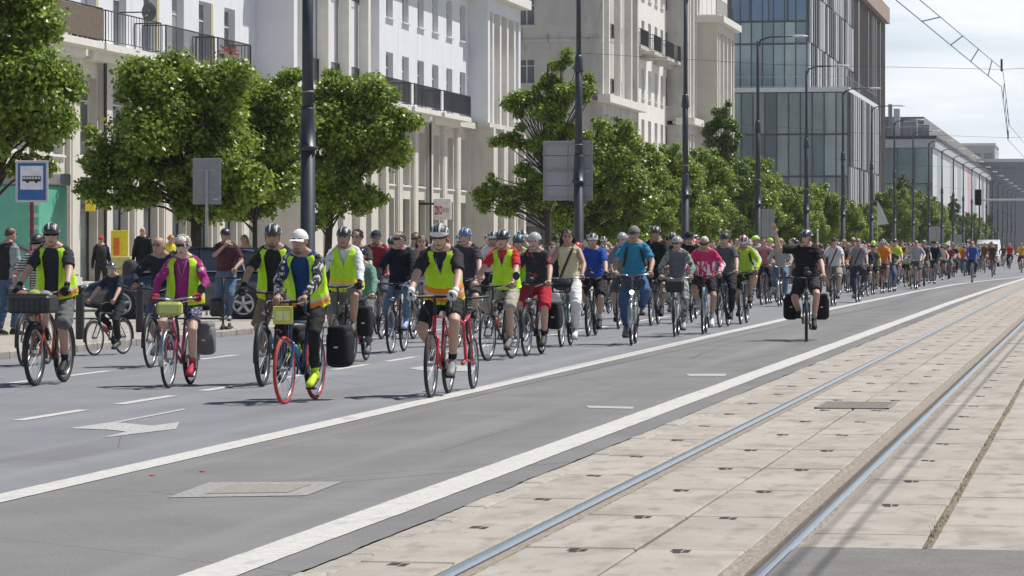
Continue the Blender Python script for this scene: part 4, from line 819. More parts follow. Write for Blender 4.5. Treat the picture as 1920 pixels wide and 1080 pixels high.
# ================================================================== CARS
def car(label, loc, rz, c, kind='wagon', scale=1.):
    t = thing('parked_car', label, 'car' if kind != 'van' else 'van', loc, rz, None, scale); pm_ = mat('car_%.3f' % (c[0] + c[2] * 3), c, .25, var=.03, coat=1.0, spec=.6); gl = mat('car_glass', (.04, .05, .06), .03, var=.1, spec=1.0)
    if kind == 'van': st = [(-2.5, .35, .75, .85, .85), (-2.35, .3, .95, 1.0, .95), (-1.6, .28, 1.1, 1.15, .98), (-.9, .28, 1.2, 1.9, .98), (0, .28, 1.25, 2.15, .98), (2.3, .28, 1.25, 2.15, .98), (2.5, .35, 1.2, 2.05, .95)]
    else: st = [(-2.22, .36, .56, .60, .62), (-2.12, .26, .62, .70, .76), (-1.75, .20, .68, .80, .85), (-1.2, .18, .74, .90, .88), (-.75, .18, .80, .965, .89), (0, .18, .84, .97, .90), (1.2, .18, .86, .99, .89), (1.9, .22, .86, 1.0, .86), (2.15, .30, .82, .97, .80), (2.25, .40, .72, .86, .70)]
    mb = MB(); n = 10
    for y, z0, zb, zt, hw_ in st:
        ring = [(-hw_ * .8, z0), (-hw_, z0 + .1), (-hw_, zb - .1), (-hw_ * .97, zb + .02), (-hw_ * .86, zt), (hw_ * .86, zt), (hw_ * .97, zb + .02), (hw_, zb - .1), (hw_, z0 + .1), (hw_ * .8, z0)]
        mb.v += [(x, y, z) for x, z in ring]
    for i in range(len(st) - 1):
        for k in range(n): a = i * n + k; b = i * n + (k + 1) % n; mb.f.append((a, b, b + n, a + n)); mb.m.append(0)
    mb.f += [tuple(range(n)), tuple(range((len(st) - 1) * n, len(st) * n))]; mb.m += [0, 0]; mb.obj('body', pm_, t, True)
    wy = 1.30 if kind != 'van' else 1.55
    if kind != 'van':
        cab = [(-.95, .95, .955, .80, .80), (-.2, .96, 1.40, .80, .62), (.25, .97, 1.465, .80, .60), (1.2, .98, 1.44, .80, .60), (1.75, .99, 1.34, .79, .60), (2.1, .97, .985, .76, .72)]
        mb = MB()
        for y, zb, zt, wb, wt in cab: mb.v += [(-wb, y, zb), (-wt, y, zt), (wt, y, zt), (wb, y, zb)]
        for i in range(len(cab) - 1):
            for k in range(3): a = i * 4 + k; mb.f.append((a, a + 1, a + 5, a + 4)); mb.m.append(0)
        mb.obj('windows', gl, t)
        rf = MB(); rr = [(-.28, 1.375, .64), (.0, 1.445, .635), (.3, 1.478, .625), (1.2, 1.455, .62), (1.72, 1.365, .615)]
        for y, z, h_ in rr: rf.v += [(-h_, y, z - .035), (-h_ + .06, y, z), (0, y, z + .012), (h_ - .06, y, z), (h_, y, z - .035)]
        for i in range(len(rr) - 1):
            for k in range(4): a = i * 5 + k; rf.f.append((a, a + 1, a + 6, a + 5)); rf.m.append(0)
        rf.obj('roof', pm_, t, True)
        for sx in (-1, 1):
            for a_, b_, r_ in (((.80, -.93, .97), (.635, -.2, 1.40), .03), ((.815, .38, .96), (.625, .36, 1.44), .04), ((.80, 1.3, .98), (.62, 1.2, 1.43), .045), ((.76, 2.08, .98), (.615, 1.72, 1.35), .05)): MB().tube([(sx * a_[0], *a_[1:]), (sx * b_[0], *b_[1:])], r_, 6).obj('pillar', pm_, t)
            MB().tube([(sx * .815, -.9, .975), (sx * .82, 1.85, 1.0)], .012, 6).obj('chrome_strip', M['steel'], t); MB().tube([(sx * .60, -.05, 1.475), (sx * .59, 1.5, 1.46)], .017, 6).obj('roof_rail', M['black'], t)
            for yy in (.1, 1.05): MB().bbox((sx * .9 - .02, yy, .80), (sx * .9 + .02, yy + .2, .835), .01).obj('door_handle', M['steel'], t)
            MB().ball((sx * .95, -.62, 1.0), (.11, .07, .07)).obj('mirror', pm_, t, True); MB().ball((sx * .62, -2.08, .66), (.16, .12, .075)).obj('headlight', M['glass_pale'], t, True); MB().ball((sx * .66, 2.13, .84), (.13, .1, .1)).obj('tail_light', mat('tail', (.3, .01, .01), .2), t, True)
    else:
        MB().box((-.80, -1.55, 1.22), (.80, -.92, 1.8)).obj('windscreen', gl, t)
    for sx in (-1, 1):
        for yy in (-wy, wy):
            w_ = MB().ring((0, 0, 0), X_, .265, .055, 28, 8, 0, 1.7).obj('wheel', M['rubber'], t, True, loc=(sx * .83, yy, .32)); rm = MB(); rm.ring((sx * .075, 0, 0), X_, .212, .024, 28, 6); rm.cyl((sx * .02, 0, 0), (sx * .10, 0, 0), .055, 12)
            for k in range(5):
                a = 2 * math.pi * k / 5 + .3; d = Vector((0, math.cos(a), math.sin(a))); rm.tube([Vector((sx * .085, 0, 0)) + d * .03, Vector((sx * .08, 0, 0)) + d * .12, Vector((sx * .06, 0, 0)) + d * .215], [.040, .040, .058], 6)
            rm.obj('rim', mat('alloy', (.55, .56, .58), .35, .7), w_, True); MB().cyl((sx * -.02, 0, 0), (sx * .015, 0, 0), .2, 20).obj('brake_disc', M['iron'], w_)
            MB().ring((sx * .87, yy, .33), X_, .345, .035, 28, 6, 0, .6).obj('wheel_arch', M['black'], t, True); MB().cyl((sx * .55, yy, .34), (sx * .885, yy, .34), .36, 28).obj('arch_liner', M['black'], t) if False else None
    return t
cp = (G(230, 609) + G(457, 609)) / 2
cr = car('dark blue estate car with silver five-spoke wheels parked behind the cyclists', (cp.x, cp.y, .11), 0, (.012, .018, .045))
v = G(457, 609) - G(230, 609); cr.rotation_euler.z = math.atan2(-v.x, v.y) * -1 if False else math.atan2(v.y, v.x) - R(90); cr.location = (cp.x - .18, cp.y + .85, .11)
cr.scale = (.95, .95, .98)
car('black car parked behind the riders, its roof just showing', (-18.4, YX(945, -18.4), .11), R(-60), (.02, .02, .024))
car('white van standing at the end of the far crowd', (-9.0, YX(1853, -9.0), 0), 0, (.66, .67, .68), 'van', 1.0)

# ================================================================== BICYCLES (forward = -Y)
V = Vector
WHM = {}
def wheel_meshes(r, tr):
    k = (r, tr)
    if k not in WHM:
        ty = MB().ring((0, 0, 0), X_, r - tr, tr, 36, 8).mesh('tyre', M['rubber'], True)
        rm = MB().ring((0, 0, 0), X_, r - 2 * tr - .008, .011, 36, 6, 0, 1.1).mesh('rim', M['steel'], True)
        sp = MB()
        for i in range(20):
            a = 2 * math.pi * i / 20; b = a + (.35 if i % 2 else -.35); s = .028 if i % 4 < 2 else -.028
            sp.tube([V((s, .022 * math.cos(b), .022 * math.sin(b))), V((0, (r - 2 * tr - .012) * math.cos(a), (r - 2 * tr - .012) * math.sin(a)))], .0016, 3, 0, False)
        sp.cyl((-.04, 0, 0), (.04, 0, 0), .022, 10)
        WHM[k] = (ty, rm, sp.mesh('spokes', M['spoke']))
    return WHM[k]
def ov(o, m, i=0):
    s = o.material_slots[i]; s.link = 'OBJECT'; s.material = m
def wheel(parent, loc, r=.34, tr=.02, tyre=None, rim=None):
    ty, rm, sp = wheel_meshes(r, tr)
    w_ = link('wheel', sp, parent, loc); a = link('tyre', ty, w_); b = link('rim', rm, w_)
    if tyre: ov(a, tyre)
    if rim: ov(b, rim)
    return w_
RH, FH, BBk = V((0, .50, .34)), V((0, -.55, .34)), V((0, .07, .28))
HT0, HT1 = V((0, -.375, .64)), V((0, -.335, .82))
ST = V((0, .235, .80))
GRIP = {'flat': (.275, -.325, 1.03), 'city': (.27, -.20, 1.06), 'drop': (.205, -.50, 1.02), 'tops': (.14, -.37, 1.02)}
def bike(label, loc, rz, kind='diamond', bar='flat', c=(.02, .02, .02), tr=.02, tyre=None, rim=None, extras=(), scale=1., crank=.6, group='bicycles of the ride', guards=False):
    t = thing('bicycle', label, 'bicycle', loc, rz, group, scale); fm_ = paint(c); bk = M['black']
    f = MB()
    if kind == 'diamond': f.tube([HT1, ST], .016, 8).tube([HT0, BBk], .019, 8)
    else: f.tube([HT1 - V((0, 0, .06)), V((0, -.15, .52)), BBk + V((0, .02, .1))], .018, 8).tube([HT0, V((0, -.2, .40)), BBk], .020, 8)
    f.tube([BBk, ST], .016, 8).tube([HT0, HT1], .022, 8)
    for s in (-1, 1): f.tube([BBk + V((s * .03, 0, 0)), RH + V((s * .06, 0, 0))], .010, 6).tube([ST - V((s * -.012, 0, .04)), RH + V((s * .06, 0, 0))], .009, 6)
    f.obj('frame', fm_, t, True)
    k = MB()
    for s in (-1, 1): k.tube([HT0 + V((0, 0, .0)), HT0 + V((s * .05, -.01, -.05)), FH + V((s * .052, 0, 0))], [.018, .016, .011], 7)
    k.obj('fork', fm_ if 'darkfork' not in extras else bk, t, True)
    MB().tube([ST, ST + V((0, .04, .14))], .013, 8).obj('seat_post', M['steel'], t, True)
    MB().loft([(V((0, .42, .945)), V((1, 0, 0)), V((0, 0, 1)), .075, .03), (V((0, .32, .95)), V((1, 0, 0)), V((0, 0, 1)), .075, .028), (V((0, .20, .955)), V((1, 0, 0)), V((0, 0, 1)), .03, .022), (V((0, .12, .955)), V((1, 0, 0)), V((0, 0, 1)), .018, .018)], 10).obj('saddle', bk, t, True)
    MB().tube([HT1, HT1 + V((0, .03, .14)), V((0, -.36, 1.02))], .016, 8).obj('stem', bk if kind == 'diamond' else M['steel'], t, True)
    hb = MB(); 
    for s in (-1, 1):
        if bar == 'flat': hb.tube([V((0, -.36, 1.02)), V((s * .1, -.36, 1.025)), V((s * .31, -.32, 1.03))], .0125, 8)
        elif bar == 'city': hb.tube([V((0, -.36, 1.03)), V((s * .12, -.39, 1.06)), V((s * .25, -.34, 1.065)), V((s * .285, -.16, 1.055))], .0125, 8)
        else: hb.tube([V((0, -.37, 1.02)), V((s * .19, -.37, 1.02)), V((s * .205, -.46, 1.02)), V((s * .205, -.525, .98)), V((s * .205, -.50, .91)), V((s * .21, -.40, .885))], .014, 8)
    hb.obj('handlebar', M['steel'] if bar == 'city' else bk, t, True)
    for s in (-1, 1):
        g = V(GRIP[bar]); g.x *= s
        if bar == 'city': MB().tube([g + V((0, -.06, .0)), g + V((s * .015, .06, -.005))], .018, 8).obj('grip', bk, t, True)
        elif bar == 'flat': MB().tube([g - V((s * .06, -.012 * -1, 0)), g + V((s * .06, .01, 0))], .018, 8).obj('grip', bk, t, True)
        elif bar == 'drop': MB().tube([V((s * .205, -.50, 1.0)), V((s * .205, -.555, 1.06))], [.022, .014], 8).obj('brake_hood', bk, t, True); MB().tube([V((s * .205, -.56, 1.03)), V((s * .21, -.585, .92))], .007, 6).obj('brake_lever', M['steel'], t)
        if bar in ('flat', 'city'): MB().tube([g + V((-s * .08, -.03, 0)), g + V((s * .01, -.07, -.02))], .006, 6).obj('brake_lever', bk, t)
    cr_ = MB().cyl((.045, BBk.y, BBk.z), (.052, BBk.y, BBk.z), .095, 24)
    for s, a in ((1, crank), (-1, crank + math.pi)):
        e = BBk + V((s * .07, -.17 * math.cos(a), .17 * math.sin(a))); cr_.tube([BBk + V((s * .06, 0, 0)), e], .012, 6)
    cr_.obj('crankset', M['iron'], t)
    for s, a in ((1, crank), (-1, crank + math.pi)):
        e = BBk + V((s * .12, -.17 * math.cos(a), .17 * math.sin(a))); MB().bbox(tuple(e - V((.045, .04, .012))), tuple(e + V((.045, .04, .012))), .004).obj('pedal', bk, t)
    MB().tube([BBk + V((.048, .02, .09)), RH + V((.048, 0, .045)), RH + V((.048, .04, 0)), RH + V((.048, 0, -.045)), BBk + V((.048, .02, -.09))], .006, 5).obj('chain', M['iron'], t)
    wheel(t, RH, .34, tr, tyre, rim); wheel(t, FH, .34, tr, tyre, rim)
    for s in (-1, 1): MB().tube([V((s * .2, -.38, 1.03)), V((s * .12, -.52, 1.0)), V((s * .03, -.47, .84)), HT0 + V((s * .02, -.02, .02))], .0045, 4).obj('brake_cable', bk, t)
    if kind == 'diamond' and len(label) % 2: MB().tube([V((0, -.10, .47)), V((0, -.20, .56)), V((0, -.215, .575))], [.036, .036, .02], 10).obj('bottle', mat('bottle_%d' % (len(label) % 4), ((.5, .5, .5), (.05, .2, .4), (.03, .03, .03), (.5, .08, .05))[len(label) % 4], .4), t, True)
    if guards or kind != 'diamond':
        for h, a0, a1 in ((FH, -.2, 2.2), (RH, .2, 3.3)):
            gm_ = MB(); pts = [h + V((0, -.365 * math.cos(a0 + (a1 - a0) * i / 10), .365 * math.sin(a0 + (a1 - a0) * i / 10))) for i in range(11)]; gm_.tube(pts, .028, 6, 0, True, 0, .35, (1, 0, 0)); gm_.obj('mudguard', bk if 'darkguard' in extras or kind == 'diamond' else M['steel'], t, True)
    if 'rack' in extras or 'panniers' in extras or 'pannier_left' in extras:
        MB().tube([V((-.06, .30, .74)), V((-.06, .72, .74)), V((.06, .72, .74)), V((.06, .30, .74))], .007, 5).tube([V((.06, .6, .74)), RH + V((.06, 0, 0))], .006, 5).tube([V((-.06, .6, .74)), RH + V((-.06, 0, 0))], .006, 5).obj('rack', bk, t)
    for s in (-1, 1):
        if 'panniers' in extras or ('pannier_left' in extras and s > 0):
            pm_ = MB(); gcol = mat('pannier_grey', (.16, .165, .17), .75) if 'greybag' in extras else cloth((.016, .016, .018))
            k_ = .25 if 'wide' in extras else .185; h_ = .125 if 'wide' in extras else .095; pm_.bbox((s * k_ - h_, .41, .33 if h_ > .1 else .36), (s * k_ + h_, .72, .72), .08 if h_ > .1 else .065, seg=4); pm_.bbox((s * k_ - h_ * .8, .40, .66), (s * k_ + h_ * .8, .73, .76), .035, seg=2); po = pm_.obj('pannier', gcol, t, True)
            MB().box((s * k_ - .02, .398, .53), (s * k_ + .02, .409, .55)).obj('reflector', mat('reflector', (.6, .62, .64), .3), po)
    if 'box' in extras:
        b_ = MB().bbox((-.24, -.80, .80), (.24, -.42, 1.0), .03).obj('front_box', M['black'], t); MB().tube([V((-.24, -.81, 1.005)), V((.24, -.81, 1.005))], .012, 6).obj('box_rim', M['iron'], b_)
        for i in range(7): MB().box((-.2 + i * .06, -.806, .82), (-.17 + i * .06, -.799, .98)).obj('slat', M['iron'], b_)
        for x, y, z, c_ in ((-.12, -.6, .98, (.22, .12, .10)), (.02, -.62, .99, (.30, .36, .08)), (.13, -.58, .98, (.28, .27, .26))): MB().ball((x, y, z), (.085, .10, .07)).obj('cargo', cloth(c_), b_, True)
    if 'basket' in extras or 'bigbasket' in extras:
        b_ = MB(); w0, w1 = (.12, .17); yc = -.60; zb_, zt_ = .84, 1.05
        for q in range(4):
            z = zb_ + (zt_ - zb_) * q / 3; k_ = w0 + (w1 - w0) * q / 3; b_.tube([V((-k_, yc - k_ * .8, z)), V((k_, yc - k_ * .8, z)), V((k_, yc + k_ * .8, z)), V((-k_, yc + k_ * .8, z)), V((-k_, yc - k_ * .8, z))], .007, 5)
        for i in range(13):
            for (ax, ay, bx, by) in ((-1, -1, 1, -1), (-1, 1, 1, 1), (-1, -1, -1, 1), (1, -1, 1, 1)):
                u = i / 12; x0_, y0_ = ax + (bx - ax) * u, ay + (by - ay) * u; b_.tube([V((x0_ * w0, yc + y0_ * w0 * .8, zb_)), V((x0_ * w1, yc + y0_ * w1 * .8, zt_))], .004, 4)
        bo = b_.obj('basket', M['iron'], t)
        if 'bigbasket' in extras: MB().ball((0, yc, .97), (.15, .12, .10)).obj('basket_bag', cloth((.02, .03, .035)), bo, True)
    if 'frontbag' in extras: MB().bbox((-.17, -.62, .80), (.17, -.42, 1.04), .04).obj('front_bag', M['black'], t)
    if 'plate' in extras:
        p_ = MB().bbox((-.105, -.60, .80), (.105, -.585, .98), .006).obj('ride_plate', mat('plate_yellow', (.55, .58, .10), .5), t)
        for i, (a, b) in enumerate(((-.07, .0), (.01, .07))): MB().box((a, -.604, .84), (b, -.6005, .93)).obj('plate_print', mat('plate_print', (.75, .76, .35), .6), p_)
    if 'bag_yellow' in extras:
        p_ = MB().bbox((-.15, -.56, .86), (.15, -.42, 1.02), .03).obj('handlebar_bag', mat('bag_yellow', (.42, .45, .10), .6, var=.2, vs=20), t); MB().box((-.11, -.566, .89), (.11, -.561, .99)).obj('bag_panel', mat('bag_panel', (.55, .58, .2), .4), p_)
    if 'light' in extras or 'litlight' in extras:
        lm = M['steel']
        if 'litlight' in extras:
            lm = bpy.data.materials.get('lamp_lit') or bpy.data.materials.new('lamp_lit'); lm.use_nodes = True; b0 = lm.node_tree.nodes['Principled BSDF']; b0.inputs['Emission Color'].default_value = (1, 1, .95, 1); b0.inputs['Emission Strength'].default_value = 6
        MB().tube([V((0, -.47, .80)), V((0, -.43, .80))], [.034, .02], 12, 0, True, .1).obj('headlamp', lm, t, True); MB().tube([V((0, -.43, .80)), HT1 + V((0, 0, -.02))], .007, 5).obj('lamp_bracket', M['black'], t)
    if 'phone' in extras: MB().bbox((-.04, -.42, 1.06), (.04, -.40, 1.20), .01).obj('phone_mount', M['black'], t); MB().ball((.02, -.41, 1.10), (.07, .04, .04)).obj('camera_mount', M['iron'], t, True)
    if 'mirror' in extras: MB().ball((.34, -.32, 1.17), (.055, .015, .06)).obj('mirror', M['black'], t, True); MB().tube([V((.30, -.32, 1.04)), V((.34, -.31, 1.15))], .006, 5).obj('mirror_arm', M['black'], t)
    if 'tagalong' in extras:        # child's trailer bike hooked on behind
        MB().tube([V((.0, .36, .82)), V((.05, .62, .80)), V((.10, .85, .72)), V((.10, 1.02, .34)), V((.10, .80, .30))], .02, 8).tube([V((.10, .85, .72)), V((.10, 1.20, .80))], .018, 8).tube([V((.10, 1.02, .34)), V((.10, 1.48, .28))], .015, 8).tube([V((.10, 1.20, .80)), V((.10, 1.48, .28))], .014, 8).obj('trailer_frame', fm_, t, True)
        wheel(t, V((.10, 1.50, .28)), .28, .02)
        MB().loft([(V((.10, 1.30, .86)), X_, V((0, 0, 1)), .06, .03), (V((.10, 1.12, .87)), X_, V((0, 0, 1)), .02, .02)], 8).obj('trailer_saddle', M['black'], t, True)
        MB().tube([V((-.15, 1.0, 1.0)), V((.10, .9, .98)), V((.35, 1.0, 1.0))], .014, 6).tube([V((.1, .9, .98)), V((.1, .86, .72))], .014, 6).obj('trailer_bar', M['black'], t, True)
    return t

# ================================================================== PEOPLE (forward = -Y)
def ik(a, b, l1, l2, pole):
    d = b - a; L_ = d.length
    if L_ > (l1 + l2) * .995: k = L_ / ((l1 + l2) * .995); l1 *= k; l2 *= k
    x = (l1 * l1 - l2 * l2 + L_ * L_) / (2 * L_); h = math.sqrt(max(0, l1 * l1 - x * x)); dn = d / L_; p = V(pole) - dn * V(pole).dot(dn); p.normalize()
    return a + dn * x + p * h
def mix(a, b, t): return a + (b - a) * t
def limb(a, k, b, ra, grow=0., f0=0., f1=1.):
    """points and radii of a two-bone limb; ra = radii at 0,.25,.5,.62,.8,1 of its length; f0..f1 = the stretch wanted"""
    T = [0, .1, .25, .4, .5, .6, .75, .9, 1.]; rt = np.interp(T, [0, .25, .5, .62, .8, 1], ra)
    P = []; Q = []
    ts = sorted(set([f0] + [q for q in T if f0 < q < f1] + [f1]))
    for q in ts:
        P.append(mix(a, k, q * 2) if q <= .5 else mix(k, b, q * 2 - 1)); Q.append(float(np.interp(q, T, rt)) + grow)
    return P, Q
def hand(mb, wr, p, n, side, curl, mi=0, g=0.):
    """palm, four bent fingers and a thumb; p = wrist to knuckles, n = palm side"""
    p = p.normalized(); n = (n - p * n.dot(p)).normalized(); s = p.cross(n)
    if s.x * side < 0: s = -s            # s points away from the body's middle
    mb.loft([(wr - p * .015, s, n, .027 + g, .022 + g), (wr + p * .03, s, n, .036 + g, .020 + g), (wr + p * .085, s, n, .041 + g, .016 + g)], 8, mi)
    for i in range(4):
        P = [wr + p * .08 + s * ((i - 1.5) * .021)]; a = 0
        for L_ in ((.040, .027, .022) if i in (1, 2) else (.035, .023, .019)):
            a += curl; P.append(P[-1] + (p * math.cos(a) + n * math.sin(a)) * L_)
        mb.tube(P, [.0098 + g, .0095 + g, .009 + g, .0075 + g], 6, mi)
    q = wr + p * .025 - s * .032; d = (p * .75 - s * .55 + n * .3).normalized(); e = (p * .7 + n * .6).normalized()
    mb.tube([q, q + d * .038, q + d * .038 + e * .03], [.0125 + g, .0115 + g, .009 + g], 6, mi)
def head_xf(hc, yaw, pitch): return Matrix.Translation(hc) @ Matrix.Rotation(yaw, 4, 'Z') @ Matrix.Rotation(pitch, 4, 'X')
def dome(radii, ctr, a_deg, b0, b1, na, nb, disp=0, seed=0):
    bm = bmesh.new(); g = []
    for i in range(na + 1):
        al = R(-a_deg + 2 * a_deg * i / na); row = []
        for j in range(nb + 1):
            be = R(b0 + (b1 - b0) * j / nb); p = V((radii[0] * math.sin(al), -radii[1] * math.cos(al) * math.cos(be), radii[2] * math.cos(al) * math.sin(be)))
            if disp: p *= 1 + disp * noise.noise(p * 38 + V((seed, 0, 0)))
            row.append(bm.verts.new(p + V(ctr)))
        g.append(row)
    fs = [[bm.faces.new((g[i][j], g[i + 1][j], g[i + 1][j + 1], g[i][j + 1])) for j in range(nb)] for i in range(na)]
    return bm, fs
def helmet_mesh(kind, c1, c2):
    m1 = mat('helm_%.2f%.2f%.2f' % c1, c1, .28, var=.04, coat=.4); m2 = mat('helm_%.2f%.2f%.2f' % c2, c2, .35, var=.04)
    bm, fs = dome((.100, .132, .108), (0, .008, .035), 84, -6, 192, 15, 14)
    me = bpy.data.meshes.new('helmet')
    if kind == 'vent':
        vent = [fs[i][j] for i in range(1, 14, 2) for j in range(2, 12) if j not in (6,) and not (i in (1, 13) and j > 9)]
        for i in range(15):
            for j in range(14): fs[i][j].material_index = 0 if (i // 2) % 2 == 0 or j < 2 else 2
        r_ = bmesh.ops.inset_individual(bm, faces=vent, thickness=.0035, depth=-.014)
        for f in vent: f.material_index = 1
    bmesh.ops.solidify(bm, geom=list(bm.faces), thickness=.012) if kind != 'vent' else None
    bm.to_mesh(me); bm.free()
    for m in (m1, M['black'], m2): me.materials.append(m)
    me.polygons.foreach_set('use_smooth', [kind != 'vent'] * len(me.polygons)); return me
HM = {}
def build_person(sp):
    """returns dict: body MB etc. sp is a dict of looks and pose; riders sit on the bicycle of bike()"""
    g_ = sp.get
    stand = g_('stand', False); lean = R(g_('lean', 22 if not stand else 2)); fat = g_('fat', 0.); L_ = .53
    Hc = V((0, .27, 1.0)) if not stand else V((0, 0, .97))
    d = V((0, -math.sin(lean), math.cos(lean))); fw = V((0, -math.cos(lean), -math.sin(lean)))
    bow = .05 * math.sin(lean) + .008
    T = lambda t: Hc + d * (L_ * t) - fw * (bow * math.sin(math.pi * max(0, min(1, t))))
    TR = [(-.20, .10, .085), (-.12, .150, .118), (0, .168, .128), (.14, .160, .122), (.3, .148, .112), (.5, .156, .114), (.72, .176, .118), (.88, .182, .108), (.97, .165, .09), (1.04, .11, .072), (1.10, .062, .060)]
    wf = g_('slim', 0)
    def torso(grow, t0=-.3, t1=1.2):
        out = []
        for t, rx, ry in TR:
            if t < t0 or t > t1: continue
            k = math.exp(-((t - .22) / .3) ** 2) * fat; rx2 = rx * (1 + .30 * k - .08 * wf); ry2 = ry * (1 + .55 * k - .06 * wf); gr = grow * (1 if t < .95 else .55)
            out.append((T(t) + fw * (ry * .38 * k), V((1, 0, 0)), -fw, rx2 + gr, ry2 + gr))
        return out
    body = MB(); body.loft(torso(0), 16)
    for s in (-1, 1): body.tube([T(1.10) + V((s * .03, 0, 0)), T(1.0) + V((s * .10, .01, 0)), T(.92) + V((s * .155, 0, 0))], [.045, .048, .05], 8)
    hc = T(1.10) + V((0, -.05 - .06 * math.sin(lean), .104 - .03 * math.sin(lean))); hx = head_xf(hc, R(g_('yaw', 0)), R(g_('pitch', 4)))
    body.tube([T(1.0), T(1.10), hx @ V((0, .02, -.04))], [.065, .056, .054], 10)
    hd = [(-.118, -.052, .024, .024), (-.102, -.040, .043, .050), (-.07, -.022, .059, .074), (-.03, -.008, .067, .088), (.02, 0, .073, .096), (.06, .004, .074, .097), (.09, .006, .062, .084), (.112, .008, .036, .05)]
    h3 = hx.to_3x3(); hxx, hyy = h3 @ V((1, 0, 0)), h3 @ V((0, 1, 0))
    body.loft([(hx @ V((0, yo, z)), hxx, hyy, rx, ry) for z, yo, rx, ry in hd], 14, 0, True, .3)
    body.tube([hx @ V((0, -.088, .028)), hx @ V((0, -.108, -.008)), hx @ V((0, -.112, -.026))], [.011, .015, .017], 8)
    for s in (-1, 1): body.ball((0, 0, 0), (.012, .022, .032), 0, 8, hx @ Matrix.Translation((s * .073, .008, -.006)))
    body.ball((0, 0, 0), (.028, .014, .012), 0, 8, hx @ Matrix.Translation((0, -.086, -.066)))
    grip = g_('bar', 'flat'); parts = []; joints = {}
    hands = MB(); arms = {}; legs = {}
    for s in (-1, 1):
        sj = T(.915) + V((s * .158, 0, 0))
        if stand: tgt = V(g_('hands', {}).get(s, (s * .26, -.10, .82))); pole = V((s * .8, .6, -.4))
        else: g0_ = V(GRIP[grip]); tgt = V((g0_.x * s, g0_.y, g0_.z)); pole = V((s * .9, .35, -.55))
        pd, nd, curl = V((0, -.9, -.35)), V((0, -.3, -.9)), .95
        if grip == 'drop': pd, nd = V((0, -.85, -.3)), V((-s * .8, 0, -.5)); 
        if grip == 'city': pd, nd = V((s * .12, -.9, -.2)), V((0, -.2, -.95))
        cu = g_('hand_pose', {}).get(s)
        if cu == 'wave': tgt = sj + V((s * .34, -.12, .26)); pd, nd, curl = V((s * .25, -.1, 1)), V((0, -1, 0)), .12; pole = V((s * .4, .2, -.9))
        if cu == 'chin': tgt = hx @ V((s * .02, -.13, -.16)); pd, nd, curl = V((-s * .5, .1, .8)), V((0, .8, .3)), .8; pole = V((s * .7, -.3, -.7))
        if stand and cu is None: pd, nd, curl = V((0, -.25, -1)), V((-s, 0, 0)), .35
        if g_('hands', {}).get(s) and cu is None: pd, nd, curl = V((0, -.9, -.35)), V((0, -.3, -.9)), .95
        pd.normalize(); nd = (nd - pd * nd.dot(pd)).normalized()
        wr = tgt - pd * .075 - nd * .027 if curl > .5 and cu is None else tgt
        el = ik(sj, wr, .29, .265, pole); arms[s] = (sj, el, wr, pd, nd, curl)
        P, Q = limb(sj, el, wr, [.058, .051 * (1 + .2 * fat), .042, .044, .036, .027]); body.tube(P, Q, 10)
        # legs
        hj = Hc + V((s * .095, .0, -.03))
        if stand:
            an = V(g_('feet', {}).get(s, (s * .12, .03 + .05 * s, .09))); kp = V((s * .15, -1, 0)); toe = an + V((s * .03, -.17, -.06)); heel = an + V((0, .06, -.05))
        else:
            a = g_('crank', .6) + (0 if s > 0 else math.pi); pe = BBk + V((s * .12, -.17 * math.cos(a), .17 * math.sin(a)))
            tilt = .035 + .03 * math.sin(a + 2.2); an = pe + V((0, .115, .105 + tilt)); kp = V((s * .22, -1, .2)); toe = pe + V((s * .012, -.095, .032)); heel = an + V((0, .055, -.06))
            fo = g_('foot_down', 0)
            if fo == s: an = V((s * .26, .05, .10)); toe = an + V((s * .03, -.16, -.065)); heel = an + V((0, .06, -.055))
        kn = ik(hj, an, .44, .43, kp); legs[s] = (hj, kn, an, heel, toe)
        P, Q = limb(hj, kn, an, [.092 * (1 + .15 * fat), .080 * (1 + .15 * fat), .057, .058, .052, .035]); body.tube(P, Q, 10)
        body.tube([an, mix(heel, toe, .35) + V((0, 0, .02)), toe + V((0, .03, .0))], [.036, .034, .024], 8)
    sk = sp['skin']
    # hands: bare hands join the body, gloves are their own part
    gl = g_('gloves')
    for s in (-1, 1):
        sj, el, wr, pd, nd, cu = arms[s]
        if gl:
            mb = MB(); hand(mb, wr, pd, nd, s, cu, 0, .003); mb.tube([mix(wr, el, .02), mix(wr, el, .2)], [.034, .037], 8); parts.append(('glove', mb, None, [cloth(gl)], 0))
        else: hand(hands, wr, pd, nd, s, cu)
    parts.insert(0, ('person', body, .0135, [sk], 0, hands))
    # shirt
    sleeve = g_('sleeve', 'short'); shm = sp['shirt']; mb = MB(); loose = g_('loose', .012)
    mb.loft(torso(loose, -.13 if not g_('tuck') else 0., 1.06), 18, 0, True, .05)
    if sleeve != 'none':
        for s in (-1, 1): mb.tube([T(1.04) + V((s * .055, .01, 0)), T(1.0) + V((s * .10, .01, 0)), T(.92) + V((s * .155, 0, 0))], [.046, .056, .060], 8)
    f1 = {'short': .40, 'long': .985, 'none': .06}[sleeve]
    for s in (-1, 1):
        sj, el, wr = arms[s][:3]
        if sleeve != 'none':
            P, Q = limb(sj, el, wr, [.060, .055, .049, .048, .042, .034] if sleeve == 'long' else [.060, .060, .061, .05, .05, .05], loose * .45, 0, f1); mb.tube(P, Q, 12, 0, True, .05)
        else: mb.tube([sj - V((s * .06, 0, 0)), sj - V((s * .01, 0, 0))], [.075, .06], 10)
    slm = g_('sleeve_mat'); parts.append(('shirt', mb, .0145, [shm] + ([slm] if slm else []), .0085, None, (arms if slm else None)))
    # legs wear
    lk = g_('legs', 'shorts'); mb = MB(); lg = {'shorts': .012, 'trousers': .010, 'leggings': .005, 'tight': .008, 'wide': .020}[lk]
